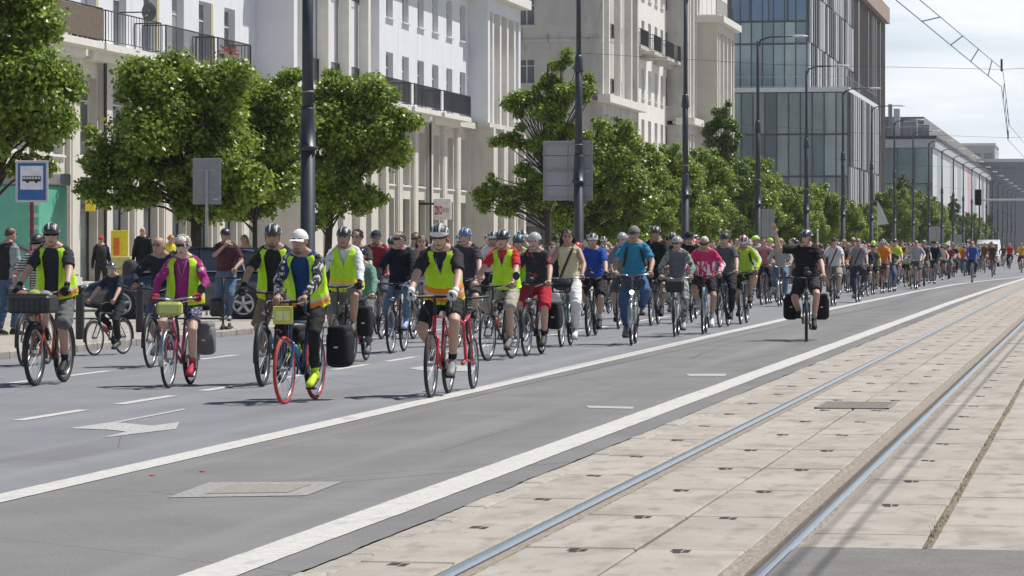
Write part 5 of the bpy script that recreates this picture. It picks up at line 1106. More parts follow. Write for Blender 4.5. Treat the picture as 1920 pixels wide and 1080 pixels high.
    mb.loft(torso(.014 if lk not in ('leggings', 'tight') else .008, -.3, .16), 16)
    f1 = {'shorts': g_('short_len', .46), 'trousers': .96, 'leggings': .95, 'tight': .42, 'wide': .97}[lk]
    for s in (-1, 1):
        hj, kn, an, heel, toe = legs[s]; rr = [.094, .084, .064, .061, .056, .050] if lk in ('trousers', 'wide') else [.094, .086, .078 if lk == 'shorts' else .060, .058, .052, .037]
        if fat: rr = [q * (1 + .13 * fat) for q in rr]
        P, Q = limb(hj, kn, an, rr, lg, 0, f1); mb.tube(P, Q, 12, 0, True, .05)
    parts.append(('trousers' if f1 > .6 else 'shorts', mb, .0155, [sp['pants']], .0085))
    # shoes and socks
    for s in (-1, 1):
        hj, kn, an, heel, toe = legs[s]; fd = (toe - heel); fd.normalize(); up = V((0, 0, 1)); up = (up - fd * up.dot(fd)).normalized(); sd = fd.cross(up)
        mb = MB(); c0 = heel; Ln = (toe - heel).length + .045
        for (q0, rings) in ((0, [(-.01, .026, .022, .03), (.05, .036, .045, .038), (.33, .038, .050, .045), (.55, .042, .038, .034), (.8, .044, .028, .024), (1.0, .026, .016, .014)]),):
            mb.loft([(c0 + fd * (Ln * q) + up * (zz - .012), sd, up, rx, ry) for q, rx, ry, zz in rings], 12, 0)
        mb.tube([mix(heel, toe, .22) + up * .04, an + V((0, 0, .005))], [.043, .042], 10)
        mb.loft([(c0 + fd * (Ln * q) - up * .014, sd, up, rx * 1.06, .013) for q, rx in ((-.02, .028), (.1, .038), (.5, .042), (.8, .045), (1.01, .026))], 12, 1)
        parts.append(('shoe', mb, None, [cloth(sp['shoes'], 'shoe', .6), mat('sole', (.5, .5, .5), .7) if g_('white_sole') else M['rubber']], 0))
        if g_('socks'): mb = MB(); mb.tube([mix(an, kn, .03), mix(an, kn, g_('sock_h', .18))], [.041, .048], 10); parts.append(('sock', mb, None, [cloth(sp['socks'])], 0))
    # vest: shell over the torso, open or closed in front, with orange and silver lower bands
    if g_('vest'):
        rg = torso(.030 + (.012 if sleeve == 'long' else .004), .0, 1.06); n = 40; bm = bmesh.new(); rows = []
        dn = []
        for i in range(len(rg) - 1):
            for q in (0, .34, .67): c, ax, ay, rx, ry = rg[i]; c2, _, _, rx2, ry2 = rg[i + 1]; dn.append((mix(c, c2, q), ax, ay, mix(rx, rx2, q), mix(ry, ry2, q)))
        dn.append(rg[-1]); NR = len(dn)
        for j, (c, ax, ay, rx, ry) in enumerate(dn):
            row = []
            for k in range(n):
                u = j / (NR - 1); op = {'open': .52 - .20 * (1 - u), 'closed': max(0, (u - .52)) * 1.15}[sp['vest']]
                t = -math.pi / 2 + op + (2 * math.pi - 2 * op) * k / (n - 1); fl_ = 1 + .035 * math.sin(k * 1.7 + j * .3) * (1 - j / NR) + .06 * (1 - j / NR) ** 2 + .06 * noise.noise(V((k * .55, j * .28, sp.get('seed', 0) * 5))) + .03 * noise.noise(V((k * 1.1, j * .7, 9 + sp.get('seed', 0)))); row.append(bm.verts.new(c + ax * (rx * fl_ * math.cos(t)) + ay * (ry * fl_ * math.sin(t))))
            rows.append(row)
        for j in range(NR - 1):
            u = j / (NR - 1)
            for k in range(n - 1):
                op = {'open': .52 - .20 * (1 - u), 'closed': max(0, (u - .52)) * 1.15}[sp['vest']]; t = op + (2 * math.pi - 2 * op) * (k + .5) / (n - 1); front = min(t, 2 * math.pi - t)     # 0 at the front centre
                if .60 < u < .93 and abs(front - math.pi / 2) < .36: continue      # arm holes
                f = bm.faces.new((rows[j][k], rows[j][k + 1], rows[j + 1][k + 1], rows[j + 1][k]))
                f.material_index = 0
                if g_('bands', 1): f.material_index = 1 if (.02 < u < .12) else (2 if .12 <= u < .17 else (1 if .17 <= u < .26 and sp['vest'] == 'closed' else 0))
                f.smooth = True
        me = bpy.data.meshes.new('vest'); bm.to_mesh(me); bm.free()
        for m in (cloth((.50, .82, .03), 'vest', .6), cloth((.85, .26, .03) if g_('bands', 1) == 1 else (.85, .62, .03), 'vest', .6), mat('reflective', (.5, .5, .48), .35)): me.materials.append(m)
        parts.append(('vest', me, None, None, 0))
    # head wear
    hw = g_('helmet')
    def placed(me_or_bm):
        me_or_bm.transform(hx); return me_or_bm
    if hw:
        me = helmet_mesh(*hw); placed(me); parts.append(('helmet', me, None, None, 0))
        mb = MB()
        for s in (-1, 1): mb.tube([hx @ V((s * .082, -.03, .03)), hx @ V((s * .074, -.035, -.05)), hx @ V((s * .02, -.062, -.122)), hx @ V((0, -.062, -.126))], .0045, 4).tube([hx @ V((s * .082, .05, .03)), hx @ V((s * .074, -.03, -.045))], .0045, 4)
        parts.append(('chin_strap', mb, None, [M['black']], 0))
    hr = g_('hair')
    if hr:
        hc_, style = hr; hm = mat('hair_%.2f%.2f%.2f' % hc_, hc_, .6, var=.45, vs=60, local=True, stretch=(1, 1, .25)); nb = 16
        if style == 'bald': bm, _ = dome((.079, .104, .10), (0, .012, -.005), 85, 100, 205, 12, nb, .05)
        elif style == 'short': bm, _ = dome((.081, .108, .108), (0, .012, .016), 85, 38, 205, 14, nb, .07)
        elif style == 'messy': bm, _ = dome((.086, .112, .112), (0, .012, .016), 88, 34, 215, 18, 20, .16, sp.get('seed', 0))
        elif style == 'bun': bm, _ = dome((.081, .108, .108), (0, .012, .016), 85, 36, 210, 14, nb, .05)
        else: bm, _ = dome((.090, .118, .118), (0, .014, .014), 88, 36, 230, 18, 20, .16, sp.get('seed', 0))
        me = bpy.data.meshes.new('hair'); bm.to_mesh(me); bm.free()
        if style == 'messy':
            mb = MB(); rd = random.Random(sp.get('seed', 1))
            for i in range(240):
                a = rd.uniform(-.5, math.pi + .5); e = rd.uniform(.0, 1.5); q = V((math.cos(a) * math.cos(e) * .085, .012 + math.sin(a) * math.cos(e) * .105, .02 + math.sin(e) * .105)); o1 = V((rd.uniform(-1, 1), rd.uniform(-1, 1), rd.uniform(-1, .6))) * .012
                mb.tube([hx @ (q * .97), hx @ (q * 1.06 + o1), hx @ (q * 1.08 + o1 * 2.2)], [.010, .011, .005], 5)
            m2 = mb.mesh('h2', hm, True); bm = bmesh.new(); bm.from_mesh(me); bm.transform(hx); bm.from_mesh(m2); bm.to_mesh(me); bm.free(); bpy.data.meshes.remove(m2)
        elif style in ('long', 'curly', 'tail'):
            mb = MB(); rd = random.Random(sp.get('seed', 1))
            for i in range(46 if style != 'tail' else 14):
                a = rd.uniform(.25, math.pi - .25) if style != 'tail' else rd.gauss(math.pi / 2, .2); r0 = .08; x0_, y0_ = math.cos(a) * .082, .02 + math.sin(a) * .085; ln = rd.uniform(.17, .30) if style == 'long' else rd.uniform(.12, .25)
                sw = .03 if style == 'curly' else .012; P = [hx @ V((x0_ * .9, y0_ * .9, .06))] + [hx @ V((x0_ * (1.05 + .25 * q) + rd.uniform(-sw, sw), y0_ * 1.05 + .02 * q + rd.uniform(-sw, sw), .05 - ln * q)) for q in (.25, .5, .75, 1)]
                mb.tube(P, [.018, .021, .020, .016, .006], 6)
            m2 = mb.mesh('h2', hm, True); bm = bmesh.new(); bm.from_mesh(me); bm.transform(hx); bm.from_mesh(m2); bm.to_mesh(me); bm.free(); bpy.data.meshes.remove(m2)
        else: me.transform(hx)
        me.materials.append(hm); me.polygons.foreach_set('use_smooth', [True] * len(me.polygons)); parts.append(('hair', me, None, None, 0))
    if g_('cap'):
        cc = cloth(sp['cap'], 'cap'); bm, _ = dome((.088, .112, .106), (0, .010, .022), 86, 4, 190, 14, 12); me = bpy.data.meshes.new('cap'); bm.to_mesh(me); bm.free()
        if g_('visor', True):
            mb = MB(); n = 10
            for i in range(n + 1):
                a = math.pi * (i / n); x = math.cos(a) * .078; mb.v += [(x, -.088 - .012 * math.sin(a), .030), (x * .95, -.088 - .085 * math.sin(a) ** .6, .020 - .012 * abs(math.cos(a))), (x * .95, -.088 - .083 * math.sin(a) ** .6, .014 - .012 * abs(math.cos(a)))]
                if i: a0 = 3 * i - 3; mb.f += [(a0, a0 + 1, a0 + 4, a0 + 3), (a0, a0 + 2, a0 + 5, a0 + 3)]; mb.m += [0, 0]
            m2 = mb.mesh('h2', cc); bm = bmesh.new(); bm.from_mesh(me); bm.from_mesh(m2); bm.to_mesh(me); bm.free(); bpy.data.meshes.remove(m2)
        me.transform(hx); me.materials.append(cc); me.polygons.foreach_set('use_smooth', [True] * len(me.polygons)); parts.append(('cap', me, None, None, 0))
    if g_('glasses'):
        gcol = {'dark': (.012, .012, .014), 'red': (.10, .02, .02), 'white': (.02, .02, .02)}[sp['glasses']]
        mb = MB(); n = 14
        for i in range(n + 1):
            a = R(-78 + 156 * i / n); dip = .010 * math.exp(-(a / .16) ** 2); hh = .019 * (1 - .45 * abs(a / 1.4) ** 2)
            for rr_ in (1.0, 1.06): mb.v += [(.080 * rr_ * math.sin(a), -.104 * rr_ * math.cos(a) - .004, .018 + hh), (.080 * rr_ * math.sin(a), -.104 * rr_ * math.cos(a) - .004, .018 - hh + dip)]
            if i: a0 = 4 * (i - 1); mb.f += [(a0 + 2, a0 + 3, a0 + 7, a0 + 6), (a0, a0 + 1, a0 + 5, a0 + 4), (a0, a0 + 2, a0 + 6, a0 + 4), (a0 + 1, a0 + 3, a0 + 7, a0 + 5)]; mb.m += [0] * 4
        mb.v = [tuple(hx @ V(p)) for p in mb.v]
        for s in (-1, 1): mb.tube([hx @ V((s * .079, -.025, .028)), hx @ V((s * .078, .03, .02))], .004, 4, 1 if sp['glasses'] == 'white' else 0)
        if sp['glasses'] in ('white', 'red'): mb.tube([hx @ V((.083 * math.sin(R(q)), -.108 * math.cos(R(q)) - .006, .039)) for q in range(-70, 71, 14)], .006, 5, 1)
        parts.append(('sunglasses', mb, None, [mat('lens_%.3f' % gcol[0], gcol, .06, spec=.9), mat('rim_white', (.75, .75, .75), .4)], 0))
    else:
        for s in (-1, 1):
            mb = MB(); mb.ball((0, 0, 0), (.018, .008, .009), 0, 8, hx @ Matrix.Translation((s * .032, -.088, .014))); mb.tube([hx @ V((s * .014, -.097, .032)), hx @ V((s * .034, -.096, .037)), hx @ V((s * .055, -.082, .03))], .0065, 5, 0); parts.append(('eye', mb, None, [mat('eye_dark', (.035, .025, .02), .3)], 0))
    mb = MB(); mb.tube([hx @ V((-.022, -.094, -.066)), hx @ V((0, -.102, -.067)), hx @ V((.024, -.093, -.066))], .0065, 5); parts.append(('mouth', mb, None, [mat('lip', (.25, .09, .08), .5)], 0))
    if g_('beard'): mb = MB(); mb.loft([(hx @ V((0, yo - .012, z)), hxx, hyy, rx * 1.05, ry * 1.0) for z, yo, rx, ry in ((-.124, -.048, .025, .026), (-.105, -.040, .042, .050), (-.088, -.030, .050, .060))], 12); parts.append(('beard', mb, None, [mat('beard_%.3f' % sp['beard'][0], tuple(q + .05 for q in sp['beard']), .8, var=.3, vs=60)], 0))
    if g_('strap'):
        mb = MB(); pts = [];
        for q in range(13):
            t = .12 + .9 * q / 12; k = np.interp(t, [r_[0] for r_ in TR], [r_[1] for r_ in TR]), np.interp(t, [r_[0] for r_ in TR], [r_[2] for r_ in TR]); x = -.12 + .21 * q / 12; yy = -(k[1] + .022) * math.sqrt(max(.05, 1 - (x / (k[0] + .02)) ** 2)); pts.append(T(t) + V((x, 0, 0)) + fw * -yy)
        mb.tube(pts, .018, 6, 0, True, .1, .35, (1, 0, 0)); parts.append(('bag_strap', mb, None, [cloth(sp['strap'])], 0))
    if g_('backpack'):
        mb = MB(); mb.loft([(T(.15) - fw * .19, X_, -fw, .11, .07), (T(.4) - fw * .21, X_, -fw, .145, .10), (T(.75) - fw * .20, X_, -fw, .14, .09), (T(.98) - fw * .16, X_, -fw, .10, .06)], 14); parts.append(('backpack', mb, None, [cloth(sp['backpack'])], 0))
        mb = MB()
        for s in (-1, 1): mb.tube([T(.35) + V((s * .165, 0, 0)) + fw * .02, T(.6) + V((s * .135, 0, 0)) + fw * .105, T(.85) + V((s * .11, 0, 0)) + fw * .115, T(1.04) + V((s * .095, 0, 0)) + fw * .02, T(.95) + V((s * .09, 0, 0)) - fw * .12], .021, 6, 0, True, .1, .4, (1, 0, 0))
        parts.append(('backpack_strap', mb, None, [cloth(sp['backpack'])], 0))
    if g_('lanyard'): mb = MB(); mb.tube([T(1.03) + V((-.06, 0, 0)) + fw * .06, T(.8) + V((-.03, 0, 0)) + fw * .15, T(.6) + fw * .155, T(.8) + V((.03, 0, 0)) + fw * .15, T(1.03) + V((.06, 0, 0)) + fw * .06], .006, 5); parts.append(('lanyard', mb, None, [cloth((.3, .28, .42))], 0))
    return parts
TEMPL = []
def queue_person(sp):
    parts = build_person(sp); rec = {'sp': sp, 'parts': []}
    for p in parts:
        nm, mb, vox, mats = p[:4]
        if isinstance(mb, bpy.types.Mesh): rec['parts'].append([nm, mb, None, None]); continue
        if vox is None: rec['parts'].append([nm, mb.mesh(nm, mats, True), None, None]); continue
        me = mb.mesh('tmp', mats); o = bpy.data.objects.new('tmp', me); col.objects.link(o)
        m = o.modifiers.new('r', 'REMESH'); m.mode = 'VOXEL'; m.voxel_size = vox * sp.get('vox', 1.); m.use_smooth_shade = True
        m = o.modifiers.new('s', 'SMOOTH'); m.factor = .5; m.iterations = 2 if nm == 'person' else 4
        rec['parts'].append([nm, None, o, p])
    TEMPL.append(rec); return rec
def finish_people():
    dg = bpy.context.evaluated_depsgraph_get(); dead = []
    for rec in TEMPL:
        for q in rec['parts']:
            if q[2] is None: continue
            o, p = q[2], q[3]; me = bpy.data.meshes.new_from_object(o.evaluated_get(dg)); me.name = p[0]; dead.append(o); wr_ = p[4]
            me.materials.clear()
            for m in p[3]: me.materials.append(m)
            me.polygons.foreach_set('material_index', [0] * len(me.polygons))
            if wr_:
                n = len(me.vertices); co = np.empty(n * 3, np.float32); no = np.empty(n * 3, np.float32); me.vertices.foreach_get('co', co); me.vertex_normals.foreach_get('vector', no) if hasattr(me, 'vertex_normals') else None
                co = co.reshape(-1, 3); no = no.reshape(-1, 3); sd = V((rec['sp'].get('seed', 0) * 3.1, 0, 0)); dv = np.array([noise.noise(V((c[0] * 13, c[1] * 13, c[2] * 24)) + sd) * wr_ * 1.3 + noise.noise(V((c[0] * 30, c[1] * 30, c[2] * 46)) + sd) * wr_ * .7 for c in co.tolist()], np.float32)
                co += no * dv[:, None]; me.vertices.foreach_set('co', co.ravel())
            if len(p) > 6 and p[6]:        # contrasting sleeves
                arms = p[6]
                for f in me.polygons:
                    c = f.center
                    if any(abs(c.x) > abs(a[0].x) - .012 or (c - mix(a[1], a[2], .5)).length < .17 for a in arms.values()): f.material_index = 1
            if len(p) > 5 and p[5] is not None and p[5].v:
                bm = bmesh.new(); bm.from_mesh(me); m2 = p[5].mesh('h', p[3], True); bm.from_mesh(m2); bm.to_mesh(me); bm.free(); bpy.data.meshes.remove(m2)
            me.polygons.foreach_set('use_smooth', [True] * len(me.polygons)); me.update(); q[1] = me
    for o in dead:
        d_ = o.data; bpy.data.objects.remove(o); bpy.data.meshes.remove(d_)
def place_person(rec, label, loc, rz, scale=1., group='cyclists of the ride', colors=None, drop=()):
    parts = rec['parts']; o = link('person', parts[0][1], None, loc, rz, scale); tag(o, label, 'person', group)
    for nm, me, _, _ in parts[1:]:
        if nm in drop: continue
        c = link(nm, me, o)
        if colors and nm in colors and colors[nm] is not None: ov(c, colors[nm])
    if colors and colors.get('person'): ov(o, colors['person'])
    return o

# ================================================================== THE RIDE
SKL = mat('skin_light', (.52, .33, .25), .55, var=.06, vs=30, local=True); SKT = mat('skin_tan', (.40, .245, .175), .55, var=.06, vs=30, local=True); SKP = mat('skin_pale', (.60, .40, .32), .55, var=.06, vs=30, local=True)
BLK, WHT, GRY, NVY = (.02, .02, .022), (.72, .72, .72), (.20, .20, .21), (.018, .025, .06)
def striped(name, c1, c2, sc_, axis='Z', w=.5):
    m = bpy.data.materials.new(name); m.use_nodes = True; t = m.node_tree; b = t.nodes['Principled BSDF']; b.inputs['Roughness'].default_value = .85
    tcn = t.nodes.new('ShaderNodeTexCoord'); wv = t.nodes.new('ShaderNodeTexWave'); wv.bands_direction = axis; wv.inputs['Scale'].default_value = sc_; wv.inputs['Distortion'].default_value = 1.2; wv.inputs['Detail Scale'].default_value = 2
    r = t.nodes.new('ShaderNodeValToRGB'); r.color_ramp.interpolation = 'CONSTANT'; r.color_ramp.elements[0].color = (*c1, 1); r.color_ramp.elements[1].color = (*c2, 1); r.color_ramp.elements[1].position = w
    t.links.new(tcn.outputs['Object'], wv.inputs[0]); t.links.new(wv.outputs[0], r.inputs[0]); t.links.new(r.outputs[0], b.inputs['Base Color']); return m
def printed(name, c1, c2, scale, lo, stretch=(1, 1, 1), zmax=None):
    m = mat(name, c1, .85, var=.05, vs=10, local=True); t = m.node_tree; b = t.nodes['Principled BSDF']; old = b.inputs['Base Color'].links[0].from_socket
    tcn = t.nodes.new('ShaderNodeTexCoord'); mpn = t.nodes.new('ShaderNodeMapping'); mpn.inputs['Scale'].default_value = stretch; n = t.nodes.new('ShaderNodeTexNoise'); n.inputs['Scale'].default_value = scale; n.inputs['Detail'].default_value = 3
    t.links.new(tcn.outputs['Object'], mpn.inputs[0]); t.links.new(mpn.outputs[0], n.inputs[0]); g = t.nodes.new('ShaderNodeMath'); g.operation = 'GREATER_THAN'; g.inputs[1].default_value = lo; t.links.new(n.outputs[0], g.inputs[0]); fac = g.outputs[0]
    if zmax:
        sx = t.nodes.new('ShaderNodeSeparateXYZ'); t.links.new(tcn.outputs['Object'], sx.inputs[0]); k = t.nodes.new('ShaderNodeMath'); k.operation = 'LESS_THAN'; k.inputs[1].default_value = zmax; t.links.new(sx.outputs[2], k.inputs[0])
        mu = t.nodes.new('ShaderNodeMath'); mu.operation = 'MULTIPLY'; t.links.new(fac, mu.inputs[0]); t.links.new(k.outputs[0], mu.inputs[1]); fac = mu.outputs[0]
    x = t.nodes.new('ShaderNodeMix'); x.data_type = 'RGBA'; x.inputs[7].default_value = (*c2, 1); t.links.new(fac, x.inputs[0]); t.links.new(old, x.inputs[6]); t.links.new(x.outputs[2], b.inputs['Base Color']); return m
C_ = cloth
VB = ('vent', (.03, .03, .032), (.5, .5, .5)); VW = ('vent', (.62, .62, .62), (.06, .06, .065)); VK = ('vent', BLK, (.07, .07, .075))
RID = []
def rider(lb, blb, px, py, sp, rz=0., scale=1., **bk): sp['seed'] = len(RID) + 1; RID.append((lb, blb, px, py, sp, rz, scale, bk))
rider('man in black t-shirt, open hi-vis vest and grey shorts, leftmost of the front riders', 'orange bicycle with a loaded black front box', 65, 724, dict(skin=SKL, shirt=C_((.035, .035, .04)), pants=C_((.135, .145, .15)), shoes=BLK, socks=(.03, .03, .06), vest='open', helmet=VB, glasses='dark', fat=.75, lean=17, crank=-1.45, yaw=14, gloves=BLK, loose=.02, short_len=.52), 1, 1.03, c=(.38, .07, .02), tr=.027, extras=('box',), guards=True, crank=-1.45)
rider('woman in black and white striped top and helmet behind the man with the front box', 'dark bicycle half hidden behind the orange one', 46, 688, dict(skin=SKL, shirt=striped('stripes', (.03, .03, .04), (.55, .55, .55), 9), pants=C_((.3, .31, .33)), shoes=BLK, helmet=VK, glasses='dark', lean=16, crank=.4, yaw=-20, bar='city', sleeve='short', legs='shorts', slim=1, hair=((.05, .03, .02), 'short')), 2, .97, kind='step', bar='city', c=(.04, .045, .05), crank=.4, extras=('darkguard',))
rider('child in dark t-shirt and grey helmet riding beside the parked car', 'small silver-grey child bicycle with pale tyres', 177, 667, dict(skin=SKL, shirt=C_((.022, .028, .05)), pants=C_((.03, .032, .036)), shoes=(.12, .12, .13), helmet=('vent', (.20, .24, .29), (.05, .06, .07)), lean=14, crank=-1.3, yaw=40, legs='trousers', slim=1), -14, .75, c=(.09, .10, .12), crank=-1.3, rim=MATS['alloy'], guards=True)
rider('bald man in dark navy jacket leaning forward beside the lady in pink', 'dark bicycle with amber reflectors behind the pink lady', 282, 690, dict(skin=SKT, shirt=C_((.018, .025, .036)), pants=C_((.09, .12, .18)), shoes=(.3, .29, .28), sleeve='long', lean=33, crank=.9, fat=.5, yaw=-12, hair=((.20, .17, .15), 'bald')), 2, 1.0, c=(.03, .03, .035), crank=.9, guards=True)
rider('white-haired woman in magenta top, open hi-vis vest and red gloves', 'pink and silver city bicycle with yellow handlebar bag', 316, 728, dict(skin=SKP, shirt=C_((.34, .035, .19)), pants=printed('dots', (.03, .03, .07), (.3, .3, .36), 40, .56), shoes=(.48, .03, .07), socks=(.45, .12, .16), vest='open', bands=2, sleeve='long', glasses='dark', fat=.55, lean=9, crank=-1.2, bar='city', gloves=(.42, .02, .05), hair=((.62, .57, .50), 'messy'), lanyard=1, short_len=.36), 2, .94, kind='step', bar='city', c=(.42, .05, .12), crank=-1.2, extras=('bag_yellow', 'pannier_left', 'greybag', 'light', 'mirror'), rim=MATS['alloy'])
rider('man in black t-shirt with hi-vis vest and black helmet, left of the white cap', 'black bicycle with knobbly tyres and small white lamp', 492, 725, dict(skin=SKT, shirt=C_((.025, .025, .028)), pants=C_((.24, .19, .13)), shoes=BLK, vest='open', helmet=VB, lean=20, crank=1.2, fat=.5, yaw=4, pitch=10, gloves=BLK, bands=2, beard=(.06, .045, .035)), 3, 1.03, c=(.02, .02, .022), tr=.028, crank=1.2, extras=('light', 'darkfork', 'rack'), guards=True)
rider('man in white cap, blue shirt, hi-vis vest and black leggings', 'blue drop-bar bicycle with bright red tyres and yellow ride plate', 533, 758, dict(skin=SKT, shirt=C_((.02, .055, .17)), sleeve_mat=printed('sleeve_print', (.025, .025, .03), (.55, .55, .53), 30, .56, (1, 1, .5)), pants=C_((.018, .018, .02)), shoes=(.55, .75, .03), socks=(.45, .75, .02), vest='open', cap=(.72, .72, .70), lean=24, crank=-1.0, legs='leggings', sleeve='long', bar='tops', beard=(.08, .06, .05), sock_h=.16, fat=.2), -3, 1.0, bar='tops', c=(.018, .05, .17), tr=.019, tyre=mat('tyre_red', (.42, .035, .035), .7), crank=-1.0, extras=('plate', 'panniers', 'wide'))
rider('man in white long sleeves, hi-vis vest and black helmet, right of the white cap', 'black touring bicycle with black panniers behind the red-tyred one', 627, 688, dict(skin=SKT, shirt=C_((.66, .67, .70)), pants=C_((.20, .19, .17)), shoes=(.12, .12, .12), vest='closed', bands=2, helmet=VB, sleeve='long', lean=14, crank=1.0, gloves=BLK, fat=.4), 2, 1.02, c=(.03, .03, .03), crank=1.0, extras=('panniers',))
rider('boy in mint green hoodie and plain black helmet', 'small dark red bicycle ridden by the boy in green', 660, 680, dict(skin=SKL, shirt=C_((.13, .27, .21)), pants=C_((.17, .17, .175)), shoes=(.16, .16, .17), helmet=('plain', (.035, .035, .04), BLK), sleeve='long', lean=8, crank=-1.3, legs='trousers', loose=.022, slim=1, hair=((.2, .12, .07), 'short')), 1, .86, c=(.20, .02, .03), crank=-1.3, extras=('rack',), guards=True)
rider('young man with curly dark hair in dark grey t-shirt behind the boy in green', 'dark bicycle behind the boy in green', 652, 648, dict(skin=SKL, shirt=C_((.05, .05, .055)), pants=C_((.10, .10, .11)), shoes=BLK, lean=8, crank=.5, hair=((.035, .022, .015), 'messy'), yaw=-8), 1, 1.02, c=(.05, .05, .05))
rider('man in dark cap and dark red t-shirt behind the boy in green', 'grey bicycle behind the boy in green, right one', 690, 640, dict(skin=SKT, shirt=C_((.24, .02, .035)), pants=C_((.10, .11, .14)), shoes=BLK, lean=15, crank=2.2, cap=(.03, .04, .055), glasses='dark', beard=(.05, .04, .03)), 1, 1.04, c=(.2, .2, .21))
rider('person in navy sweater and jeans with sunglasses looking left', 'black bicycle with pale rims ridden by the navy sweater', 733, 663, dict(skin=SKL, shirt=C_((.012, .014, .024)), pants=C_((.12, .19, .30)), shoes=(.35, .45, .72), lean=8, crank=.35, yaw=-38, glasses='dark', sleeve='long', legs='trousers', loose=.026, hair=((.06, .035, .022), 'short')), 2, 1.0, c=(.03, .03, .03), rim=MATS['alloy'], crank=.35, extras=('light',), guards=True)
rider('woman with long brown hair behind the navy sweater', 'bicycle of the long-haired woman behind the navy sweater', 775, 636, dict(skin=SKL, shirt=C_((.42, .26, .24)), pants=C_((.5, .5, .52)), shoes=WHT, lean=7, crank=1.9, bar='city', hair=((.09, .045, .025), 'long'), slim=1, yaw=10, legs='shorts'), 0, .98, kind='step', bar='city', c=(.1, .1, .1))
rider('tall man in black t-shirt and hi-vis vest with white gloves on the red bicycle', 'red drop-bar bicycle towing a red child trailer bike', 808, 747, dict(skin=SKL, shirt=C_((.028, .028, .032)), pants=C_((.022, .022, .025)), shoes=(.34, .34, .34), socks=BLK, vest='closed', helmet=('vent', (.62, .62, .62), (.12, .12, .125)), glasses='red', lean=24, crank=-.5, bar='drop', gloves=(.66, .66, .65), lanyard=1, pitch=12, legs='tight', loose=.018), 2, 1.03, bar='drop', c=(.50, .02, .03), crank=-.5, extras=('tagalong',))
rider('man with red sleeves under closed hi-vis vest and black helmet', 'black bicycle with flat bar behind the red trailer bike', 914, 677, dict(skin=SKL, shirt=C_((.50, .03, .035)), pants=C_((.40, .37, .31)), shoes=(.18, .17, .16), vest='closed', bands=0, helmet=VB, glasses='red', lean=10, crank=-.9, lanyard=1, gloves=None, short_len=.5), -8, 1.0, c=(.03, .035, .03), crank=-.9, extras=('mirror',))
rider('person in blue helmet behind the tall man with white gloves', 'dark bicycle behind the tall man with white gloves', 858, 652, dict(skin=SKL, shirt=C_((.05, .05, .06)), pants=C_((.05, .05, .06)), shoes=BLK, helmet=('vent', (.05, .16, .42), (.5, .55, .6)), lean=14, crank=2), 1, 1.04, c=(.04, .04, .05))
rider('person in lime green jacket, dark teal helmet and red-lensed sunglasses', 'big-wheeled dark bicycle under the lime green jacket', 957, 645, dict(skin=SKL, shirt=C_((.33, .72, .04)), pants=C_((.04, .04, .045)), shoes=BLK, helmet=('vent', (.03, .09, .11), (.3, .4, .45)), glasses='red', sleeve='long', lean=20, crank=1.6, loose=.026), -3, 1.0, c=(.03, .03, .03), crank=1.6, rim=MATS['alloy'])
rider('man in white smooth helmet, black and red jersey and red shorts', 'dark bicycle with phone mount and black pannier', 987, 668, dict(skin=SKL, shirt=printed('jersey_red', (.022, .022, .026), (.52, .03, .07), 5, .60, (2, 1, 1)), pants=C_((.42, .02, .04)), shoes=(.06, .055, .05), socks=BLK, helmet=('plain', (.72, .73, .74), BLK), lean=19, crank=-1.1, fat=.25, short_len=.5), -2, 1.0, c=(.025, .025, .03), crank=-1.1, extras=('phone', 'light', 'pannier_left'), guards=True)
rider('young woman with curly black hair, pale yellow top and white trousers', 'city bicycle with dark front basket ridden by the woman in white trousers', 1053, 651, dict(skin=SKT, shirt=C_((.62, .58, .36)), pants=C_((.74, .74, .75)), shoes=WHT, sleeve='none', lean=5, crank=-1.4, bar='city', legs='wide', hair=((.018, .012, .01), 'curly'), strap=(.06, .05, .05), tuck=True, slim=1, white_sole=1, yaw=6), 2, 1.02, kind='step', bar='city', c=(.06, .12, .12), crank=-1.4, extras=('bigbasket',), rim=MATS['alloy'])
rider('man in royal blue polo shirt and white helmet', 'black bicycle under the man in royal blue', 1103, 631, dict(skin=SKL, shirt=C_((.025, .07, .36)), pants=C_((.022, .022, .025)), shoes=BLK, socks=(.65, .65, .65), helmet=VW, lean=10, crank=-1.2, fat=.65, sock_h=.28, gloves=BLK), 2, 1.0, c=(.03, .03, .03), tr=.026, crank=-1.2, extras=('phone',))
rider('man in teal blue t-shirt, grey cap and sunglasses with backpack straps', 'grey city bicycle with lit white lamp and front basket', 1184, 648, dict(skin=SKT, shirt=C_((.03, .22, .36)), pants=C_((.05, .10, .22)), shoes=(.2, .2, .2), cap=(.22, .215, .20), visor=False, glasses='dark', lean=7, crank=1.7, bar='city', legs='trousers', backpack=(.04, .045, .06), yaw=-10), 5, 1.06, kind='step', bar='city', c=(.36, .37, .38), crank=1.7, extras=('litlight', 'basket'))
rider('person in grey hoodie and white helmet behind the teal t-shirt', 'bicycle behind the teal t-shirt', 1160, 617, dict(skin=SKL, shirt=C_((.19, .20, .21)), pants=C_((.1, .1, .11)), shoes=BLK, helmet=('plain', (.66, .66, .68), BLK), sleeve='long', lean=16, crank=1.1, backpack=(.05, .05, .06)), 2, 1.03, c=(.08, .08, .09))
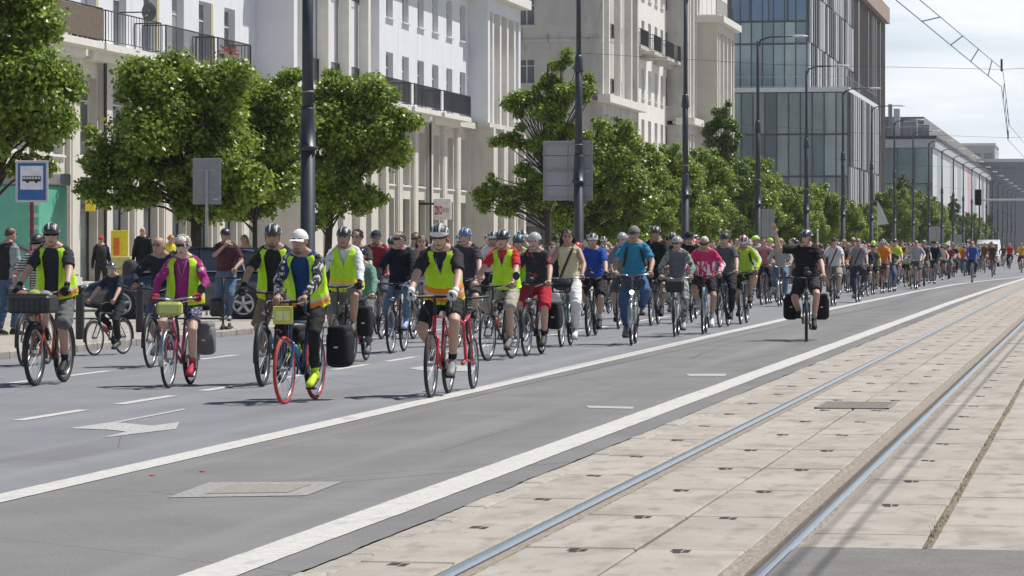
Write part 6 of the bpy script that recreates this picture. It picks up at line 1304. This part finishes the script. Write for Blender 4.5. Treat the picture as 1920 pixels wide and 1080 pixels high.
rider('woman in patterned jacket, white helmet and white-rimmed glasses', 'white bicycle with black handlebar bag', 1265, 632, dict(skin=SKL, shirt=C_((.13, .14, .16)), sleeve_mat=printed('floral', (.30, .32, .30), (.05, .12, .07), 18, .52), pants=printed('floral2', (.34, .34, .36), (.05, .10, .07), 14, .54), shoes=(.42, .4, .38), helmet=('plain', (.66, .66, .66), BLK), glasses='white', sleeve='long', lean=8, crank=-1.3, legs='trousers', bar='city', slim=1, hair=((.03, .02, .02), 'short')), 4, .97, kind='diamond', bar='city', c=(.70, .71, .72), crank=-1.3, extras=('frontbag',), guards=True)
rider('tall man in black top and black helmet between the teal t-shirt and the white bicycle', 'dark bicycle between the teal t-shirt and the white bicycle', 1221, 611, dict(skin=SKT, shirt=C_((.016, .016, .018)), pants=C_((.02, .02, .022)), shoes=BLK, helmet=VB, lean=12, crank=-.7, sleeve='long'), 1, 1.10, c=(.04, .04, .04))
rider('man in dark cap with red straps over a black t-shirt', 'dark bicycle behind the white one', 1286, 607, dict(skin=SKL, shirt=C_((.02, .018, .02)), pants=C_((.05, .05, .06)), shoes=(.3, .3, .3), cap=(.02, .022, .03), lean=16, crank=1.4, backpack=(.35, .03, .05), pitch=14), 1, 1.06, c=(.05, .05, .05))
rider('white-haired man in pink and red jersey with white print looking down', 'white and blue bicycle under the pink jersey', 1318, 627, dict(skin=SKT, shirt=printed('jersey_pink', (.55, .03, .13), (.75, .70, .72), 17, .50, (1.5, .8, .35), 1.28), pants=C_((.022, .022, .028)), shoes=(.68, .68, .68), socks=(.5, .5, .5), glasses='dark', sleeve='long', lean=28, crank=-1.3, hair=((.62, .62, .60), 'short'), pitch=22, legs='tight', white_sole=1), 4, 1.02, c=(.42, .48, .60), crank=-1.3)
rider('man in dark grey t-shirt and black trousers beside the pink jersey', 'black bicycle beside the pink jersey', 1350, 614, dict(skin=SKL, shirt=C_((.09, .095, .11)), pants=C_((.02, .02, .022)), shoes=BLK, helmet=VK, legs='trousers', lean=14, crank=-.9, fat=.3), -2, 1.03, c=(.03, .03, .03), rim=MATS['alloy'])
rider('rider in lime yellow long sleeves and red-white-blue helmet looking down', 'dark bicycle under the lime yellow rider', 1389, 608, dict(skin=SKT, shirt=C_((.40, .60, .06)), pants=C_((.022, .022, .025)), shoes=BLK, helmet=('vent', (.60, .62, .66), (.42, .03, .03)), sleeve='long', lean=25, crank=.9, pitch=32, backpack=(.03, .03, .035), legs='tight'), 0, 1.03, c=(.04, .045, .04), crank=.9)
rider('person with long fair hair in pale grey shirt and jeans', 'bicycle under the person with long fair hair', 1460, 575, dict(skin=SKL, shirt=C_((.36, .36, .33)), pants=C_((.12, .17, .24)), shoes=WHT, sleeve='long', lean=10, crank=-.8, bar='city', legs='trousers', hair=((.28, .17, .08), 'long'), slim=1), 2, 1.0, kind='step', bar='city', c=(.1, .1, .1))
rider('waving man in black t-shirt and helmet riding alone beside the tram lane', 'black bicycle with round black panniers on both sides', 1512, 641, dict(skin=SKL, shirt=C_((.016, .016, .018)), pants=C_((.03, .03, .033)), shoes=BLK, socks=(.3, .3, .3), helmet=('vent', (.05, .05, .052), (.42, .42, .42)), lean=11, crank=-.55, fat=.45, yaw=-28, hand_pose={-1: 'wave'}, loose=.022, short_len=.42), 5.3, 1.03, c=(.025, .025, .027), tr=.024, crank=-.55, extras=('panniers', 'wide', 'phone'))
far = [('man in white t-shirt with a brown bag strap', (1560, 574), C_((.60, .60, .62)), (.30, .27, .22), dict(strap=(.12, .06, .04), cap=(.09, .06, .05), visor=False)), ('person in grey t-shirt beside the orange shirts', (1606, 568), C_((.27, .27, .29)), (.05, .05, .07), dict(hair=((.05, .035, .025), 'short'), strap=(.05, .05, .05), legs='trousers')),
       ('person in orange t-shirt with a black bag on the handlebar', (1653, 551), C_((.72, .22, .02)), (.06, .06, .07), dict(helmet=VW)), ('person in grey t-shirt on a wide-barred bicycle left of the navy jacket', (1716, 543), C_((.36, .36, .38)), (.10, .10, .10), dict(hair=((.08, .05, .03), 'short'), bar='city')),
       ('broad person in navy jacket and cap', (1751, 533), C_((.014, .02, .05)), (.05, .05, .05), dict(cap=(.02, .025, .03), sleeve='long', fat=.7)), ('person in blue top riding right of the navy jacket', (1822, 530), C_((.03, .10, .40)), (.04, .05, .10), dict(hair=((.4, .35, .3), 'short'), sleeve='long', legs='trousers')),
       ('person in olive brown t-shirt, second of the distant riders from the right edge', (1860, 519), C_((.07, .06, .03)), (.16, .07, .05), dict(fat=.3, hair=((.04, .03, .02), 'short'))), ('person in bright red t-shirt near the right edge', (1893, 505), C_((.55, .03, .03)), (.03, .03, .03), dict(hair=((.3, .2, .15), 'short'), legs='trousers')),
       ('person in yellow and red vest at the right edge', (1915, 512), C_((.75, .55, .04)), (.2, .03, .04), dict(strap=(.5, .05, .03), hair=((.1, .06, .04), 'short'))), ('person in bright yellow t-shirt in the distant pack', (1803, 512), C_((.70, .62, .03)), (.12, .12, .09), dict(hair=((.06, .04, .03), 'short'))), ('person in mauve blue shirt with red bib in the distant pack', (1785, 519), C_((.16, .19, .34)), (.2, .05, .12), dict(hair=((.1, .06, .04), 'short'), strap=(.4, .06, .06)))]
for lb, (px, py), sh, pc, ex in far:
    d_ = dict(skin=SKL, shirt=sh, pants=C_(pc), shoes=(.15, .15, .15), lean=13, crank=random.uniform(-1.5, 1.5), vox=1.6); d_.update(ex); br = d_.get('bar', 'flat')
    rider(lb, 'bicycle of the ' + lb[lb.index(' '):].strip() if False else 'bicycle of the ' + lb.replace('second of the distant riders from the right edge', 'near the right edge'), px, py, d_, 0, 1.02, bar=br, c=random.choice(((.04, .04, .05), (.3, .3, .32), (.25, .04, .04), (.05, .1, .2))), extras=('frontbag',) if 'black bag' in lb else ())
# standing people
STD = [
 ('man on a kick scooter in dark maroon t-shirt and jeans, hand at his chin', G(424, 629), 8, dict(stand=True, skin=SKT, shirt=C_((.085, .035, .045)), pants=C_((.10, .15, .23)), shoes=(.3, .29, .28), helmet=VK, beard=(.04, .03, .025), legs='trousers', yaw=12, hand_pose={-1: 'chin'}, hands={1: (.20, -.36, 1.03)}, feet={-1: (-.06, .22, .24), 1: (.05, -.06, .24)}), .0),
 ('man in black waistcoat and jeans seen from behind at the left edge', G(14, 641), 150, dict(stand=True, skin=SKT, shirt=C_((.02, .02, .024)), sleeve_mat=C_((.25, .30, .32)), pants=C_((.06, .10, .17)), shoes=BLK, legs='trousers', sleeve='short', hair=((.05, .03, .02), 'short'), loose=.02), .0),
 ('person in red cap and dark top with backpack walking by the shops', V((-29.0, YX(190, -29.0), .11)), 200, dict(stand=True, skin=SKL, shirt=C_((.02, .022, .035)), pants=C_((.03, .03, .035)), shoes=BLK, legs='trousers', sleeve='long', cap=(.50, .05, .06), backpack=(.03, .03, .03)), .0),
 ('man in black hoodie behind the stroller', V((-27.0, YX(268, -27.0), .11)), 10, dict(stand=True, skin=SKL, shirt=C_((.014, .014, .016)), pants=C_((.03, .03, .035)), shoes=BLK, legs='trousers', sleeve='long', hair=((.1, .07, .05), 'bald'), loose=.022), .16),
 ('person in orange and yellow hat by the shop fronts', V((-27.6, YX(318, -27.6), .11)), 60, dict(stand=True, skin=SKL, shirt=C_((.75, .60, .05)), pants=C_((.1, .1, .1)), shoes=BLK, legs='trousers', hair=((.75, .25, .03), 'messy')), .02),
 ('woman with brown hair and bare shoulders behind the parked car', V((-22.5, YX(461, -22.5), .11)), -30, dict(stand=True, skin=SKT, shirt=C_((.45, .30, .18)), pants=C_((.2, .2, .22)), shoes=BLK, legs='trousers', sleeve='none', hair=((.22, .11, .05), 'long')), -.08),
]
recs = [queue_person(r[4]) for r in RID]; srecs = [queue_person(s[3]) for s in STD]
finish_people()
USED = []; rt0 = random.Random(3)
for (lb, blb, px, py, sp, rz, scl, bk), rec in zip(RID, recs):
    c = G(px, py); rz = R(rz); fo = Matrix.Rotation(rz, 3, 'Z') @ V((0, -.55 * scl, 0)); loc = c - fo; USED.append((loc.x, loc.y))
    place_person(rec, lb, loc, rz, scl)
    b2k = dict(bk); b2k.setdefault('crank', sp.get('crank', .6)); bike(blb, loc, rz, scale=scl, **b2k)
for (lb, loc, rz, sp, dz), rec in zip(STD, srecs): place_person(rec, lb, (loc.x, loc.y, (.11 if loc.z == 0 and loc.x < KX else loc.z) + dz if dz > -.05 else loc.z), R(rz), 1.0 + (dz if dz > 0 else 0) * .3, 'people on the pavement')
sp_ = STD[0]; t = thing('kick_scooter', 'black kick scooter with a tall stem and dark bag under the maroon t-shirt', 'scooter', (sp_[1].x, sp_[1].y, 0), R(8))
MB().bbox((-.08, -.30, .12), (.08, .42, .155), .015).obj('deck', M['black'], t); MB().tube([(0, -.36, .12), (0, -.42, .2), (0, -.36, 1.02)], .02, 8).obj('stem', M['black'], t, True); MB().tube([(-.24, -.36, 1.02), (.24, -.36, 1.02)], .015, 8).obj('handlebar', M['black'], t); MB().tube([(0, -.28, .14), (0, -.42, .2)], .03, 8).obj('neck', M['black'], t)
for y in (-.44, .46): w_ = MB().ring((0, 0, 0), X_, .085, .025, 24, 8).obj('wheel', M['rubber'], t, True, loc=(0, y, .11)); MB().cyl((-.02, 0, 0), (.02, 0, 0), .065, 14).obj('hub', M['steel'], w_)
MB().bbox((-.26, -.30, .34), (-.02, -.10, .66), .04).obj('bag', M['black'], t)
extra = [(2, -27.5, 112, 30, 'person in dark grey jacket walking by the shop doors at the left', (.06, .06, .065)), (3, -25.5, 345, -20, 'person in dark green top standing beside the thick tree trunk', (.04, .07, .05)), (2, -24.0, 560, 170, 'person in pale top walking away behind the second front rider', (.4, .4, .38)), (3, -25.0, 700, 25, 'person in rust-brown top by the arcade columns', (.2, .08, .05)), (2, -24.5, 840, 200, 'person in light blue top on the pavement near the pharmacy sign', (.25, .35, .5))]
for si, X, px, rz, lb, c in extra: place_person(srecs[si], lb, (X, YX(px, X), .11), R(rz), rt0.uniform(.94, 1.04), 'people on the pavement', {'shirt': cloth(c)})
lo = STD[3][1]; t = thing('stroller', 'dark folding stroller in front of the black hoodie', 'stroller', (lo.x - .15, lo.y - .75, .11), R(15)); dk = cloth((.05, .05, .055))
MB().loft([(V((0, .2, .45)), X_, V((0, 1, 0)), .2, .25), (V((0, .1, .65)), X_, V((0, 1, 0)), .23, .3), (V((0, .05, .95)), X_, V((0, 1, 0)), .22, .25), (V((0, .0, 1.08)), X_, V((0, 1, 0)), .12, .14)], 12).obj('hood', dk, t, True)
MB().tube([(-.2, .6, 1.05), (-.22, 0, .5), (-.24, -.4, .12)], .014, 6).tube([(.2, .6, 1.05), (.22, 0, .5), (.24, -.4, .12)], .014, 6).tube([(-.2, .6, 1.05), (.2, .6, 1.05)], .016, 6).tube([(-.22, .1, .5), (-.24, .45, .12)], .014, 6).tube([(.22, .1, .5), (.24, .45, .12)], .014, 6).obj('frame', M['steel'], t)
for x in (-.25, .25):
    for y in (-.42, .47): MB().ring((x, y, .1), X_, .08, .02, 18, 6).obj('wheel', M['rubber'], t, True)

# ------------------------------------------------------------------ the pack behind: copies with looks of their own
def far_bike_mesh(kind, bar):
    f = MB()
    if kind == 'diamond': f.tube([HT1, ST], .017, 6).tube([HT0, BBk], .02, 6)
    else: f.tube([HT1 - V((0, 0, .06)), V((0, -.15, .52)), BBk + V((0, .02, .1))], .019, 6)
    f.tube([BBk, ST], .017, 6).tube([HT0, HT1], .022, 6)
    for s in (-1, 1): f.tube([BBk, RH + V((s * .06, 0, 0))], .010, 5).tube([ST, RH + V((s * .06, 0, 0))], .010, 5).tube([HT0, HT0 + V((s * .05, -.01, -.05)), FH + V((s * .052, 0, 0))], .014, 5)
    for s in (-1, 1):
        if bar == 'flat': f.tube([V((0, -.36, 1.02)), V((s * .31, -.32, 1.03))], .014, 6, 1)
        else: f.tube([V((0, -.36, 1.03)), V((s * .25, -.34, 1.065)), V((s * .285, -.16, 1.055))], .014, 6, 1)
        e = BBk + V((s * .12, -.17 * math.cos(.6) * s, .17 * math.sin(.6) * s)); f.tube([BBk, e], .012, 5, 1).box(tuple(e - V((.045, .04, .012))), tuple(e + V((.045, .04, .012))), 1)
    f.tube([HT1, V((0, -.36, 1.02))], .016, 6, 1).tube([ST, ST + V((0, .04, .14))], .013, 5, 1).tube([V((0, .40, .95)), V((0, .3, .95)), V((0, .14, .955))], [.06, .06, .02], 7, 1, True, .3, .5)
    return f.mesh('bicycle', [M['black'], M['iron']], True)
def far_wheel_mesh():
    f = MB().ring((0, 0, 0), X_, .32, .021, 28, 6).ring((0, 0, 0), X_, .292, .010, 28, 5, 1)
    for i in range(14): a = 2 * math.pi * i / 14; f.tube([V((0, .02 * math.cos(a), .02 * math.sin(a))), V((0, .29 * math.cos(a), .29 * math.sin(a)))], .0018, 3, 1, False)
    return f.mesh('wheel', [M['rubber'], M['steel']], True)
FBM = {(k, b): far_bike_mesh(k, b) for k in ('diamond', 'step') for b in ('flat', 'city')}; FWM = far_wheel_mesh()
TOPS = [('white', (.62, .62, .63)), ('light grey', (.34, .34, .35)), ('black', (.02, .02, .022)), ('navy', (.02, .028, .07)), ('dark red', (.22, .02, .03)), ('royal blue', (.03, .09, .38)), ('olive', (.12, .12, .05)), ('teal', (.03, .20, .24)), ('pink', (.5, .16, .22)), ('charcoal', (.07, .07, .075)), ('pale blue', (.30, .42, .58)), ('orange', (.62, .18, .02)), ('yellow-green', (.45, .62, .06)), ('brown', (.14, .08, .05)), ('cream', (.55, .50, .40))]
TW = [4, 3, 5, 4, 2, 2, 2, 2, 1, 4, 2, 1, 1, 2, 2]
HEADS = [('white helmet', VW), ('black helmet', VK), ('grey helmet', VB), ('lime helmet', ('plain', (.45, .75, .04), BLK)), ('blue helmet', ('vent', (.04, .14, .40), (.4, .45, .5))), ('red helmet', ('plain', (.42, .03, .03), BLK)), ('dark hair', (.04, .026, .02)), ('fair hair', (.34, .22, .10)), ('grey hair', (.42, .41, .40)), ('brown hair', (.10, .055, .03))]
HWG = [4, 5, 4, 1, 1, 1, 4, 2, 2, 4]
LEGS = [('beige shorts', (.34, .29, .22), 0), ('black shorts', (.02, .02, .022), 0), ('jeans', (.09, .14, .22), 1), ('dark trousers', (.03, .03, .035), 1), ('grey shorts', (.16, .16, .17), 0)]
FT = {}
rt = random.Random(21)
def far_template(leg, head, i):
    k = (leg, head, i)
    if k not in FT:
        bar = 'city' if i % 2 else 'flat'; sp = dict(skin=(SKL, SKT, SKP)[i % 3], shirt=C_((.1, .1, .1)), pants=C_((.1, .1, .1)), shoes=(.14, .14, .14), lean=(8, 16, 24, 32, 12)[i], crank=(.6, -1.2, 1.8, 2.6, -.4)[i], bar=bar, sleeve=('short', 'short', 'long')[i % 3], legs='trousers' if leg else 'shorts', fat=(0, .6, .15, .3, .8)[i], slim=1 if i == 2 else 0, vox=1.9, seed=60 + i, yaw=(-22, 5, 28, -6, -40)[i], pitch=(4, 10, 2, 20, 6)[i], backpack=(.06, .06, .07) if i == 3 else None, gloves=(.03, .03, .03) if i == 1 else None, glasses='dark' if i == 1 else None)
        if head == 0: sp['helmet'] = VW
        else: sp['hair'] = ((.1, .1, .1), 'long' if i == 2 else 'short')
        FT[k] = queue_person(sp)
    return FT[k]
TEMPL.clear()
for leg in (0, 1):
    for head in (0, 1):
        for i in range(5): far_template(leg, head, i)
finish_people()
HMESH = {}
seen = set(); ncrowd = 0
def blocked(x, y, dx=.72, dy=1.75): return any(abs(x - a) < dx and abs(y - b) < dy for a, b in USED)
cand = []
y = 46.0
while y < 420:
    n = 6
    for k in range(n):
        x = -14.4 + k * 1.42 + rt.uniform(-.35, .35); yy = y + rt.uniform(-.9, .9); cand.append((x, yy))
    y += 2.5 if y < 130 else (4.2 if y < 230 else 8.0)
for x, y in cand:
    px = PXof(x, y); lim = lerp(L2, y) - .5 if y < 174 else -5.0
    if x > lim or px > 1930 or ncrowd >= 248: continue
    if y < 50 and px > 860: continue
    if y < 68 and px > 1040: continue
    if y < 100 and x > -8.6: continue
    if px < 610 or (px < 700 and y < 55): continue
    if rt.random() > (.86 if y < 110 else .82): continue
    if blocked(x, y): continue
    for _ in range(40):
        ti = rt.choices(range(len(TOPS)), TW)[0]; hi = rt.choices(range(len(HEADS)), HWG)[0]; li = rt.randrange(len(LEGS))
        if (ti, hi, li) not in seen: break
    else: continue
    seen.add((ti, hi, li)); USED.append((x, y)); ncrowd += 1
    i = rt.randrange(5); rec = far_template(LEGS[li][2], 0 if hi < 6 else 1, i); rz = R(rt.uniform(-7, 8)); s = rt.uniform(.90, 1.07) if rt.random() > .07 else rt.uniform(.74, .82)
    who = 'in %s top, %s and %s' % (TOPS[ti][0], HEADS[hi][0], LEGS[li][0])
    o = place_person(rec, 'cyclist %s in the pack behind' % who, (x, y, 0), rz, s, 'cyclists of the pack behind', {'shirt': cloth(TOPS[ti][1]), 'trousers': cloth(LEGS[li][1]), 'shorts': cloth(LEGS[li][1]), 'hair': mat('fhair%d' % hi, HEADS[hi][1], .7, var=.3, vs=40) if hi >= 6 else None}, ('chin_strap', 'mouth', 'eye') if y > 70 else ())
    if hi < 6:
        for ch in o.children:
            if ch.name.startswith('helmet'):
                kd, c1, c2 = HEADS[hi][1]; ov(ch, mat('helm_%.2f%.2f%.2f' % c1, c1, .28, var=.04, coat=.4), 0); ov(ch, mat('helm_%.2f%.2f%.2f' % c2, c2, .35, var=.04) if kd == 'vent' else mat('helm_%.2f%.2f%.2f' % c1, c1, .28), 2)
                if kd == 'plain': ov(ch, mat('helm_%.2f%.2f%.2f' % c1, c1, .28), 1)
    b = link('bicycle', FBM[('step' if i == 2 else 'diamond', 'city' if i % 2 else 'flat')], None, (x, y, 0), rz, s); tag(b, 'bicycle of the cyclist %s' % who, 'bicycle', 'bicycles of the pack behind')
    ov(b, paint(rt.choice(((.02, .02, .022), (.03, .03, .035), (.3, .3, .32), (.25, .03, .03), (.04, .09, .2), (.5, .5, .5), (.05, .12, .08)))), 0)
    link('wheel', FWM, b, RH); link('wheel', FWM, b, FH)
print('crowd', ncrowd, 'objects', len(bpy.data.objects))

# ------------------------------------------------------------------ thin summer haze over the whole street
hzm = bpy.data.materials.new('haze'); hzm.use_nodes = True; t = hzm.node_tree; t.nodes.clear()
pv_ = t.nodes.new('ShaderNodeVolumePrincipled'); pv_.inputs['Density'].default_value = .00012; pv_.inputs['Color'].default_value = (.86, .92, 1, 1)
t.links.new(pv_.outputs[0], t.nodes.new('ShaderNodeOutputMaterial').inputs['Volume'])
tag(MB().box((-400, -60, -1.2), (400, 2000, 60)).obj('haze', hzm), kind='stuff')
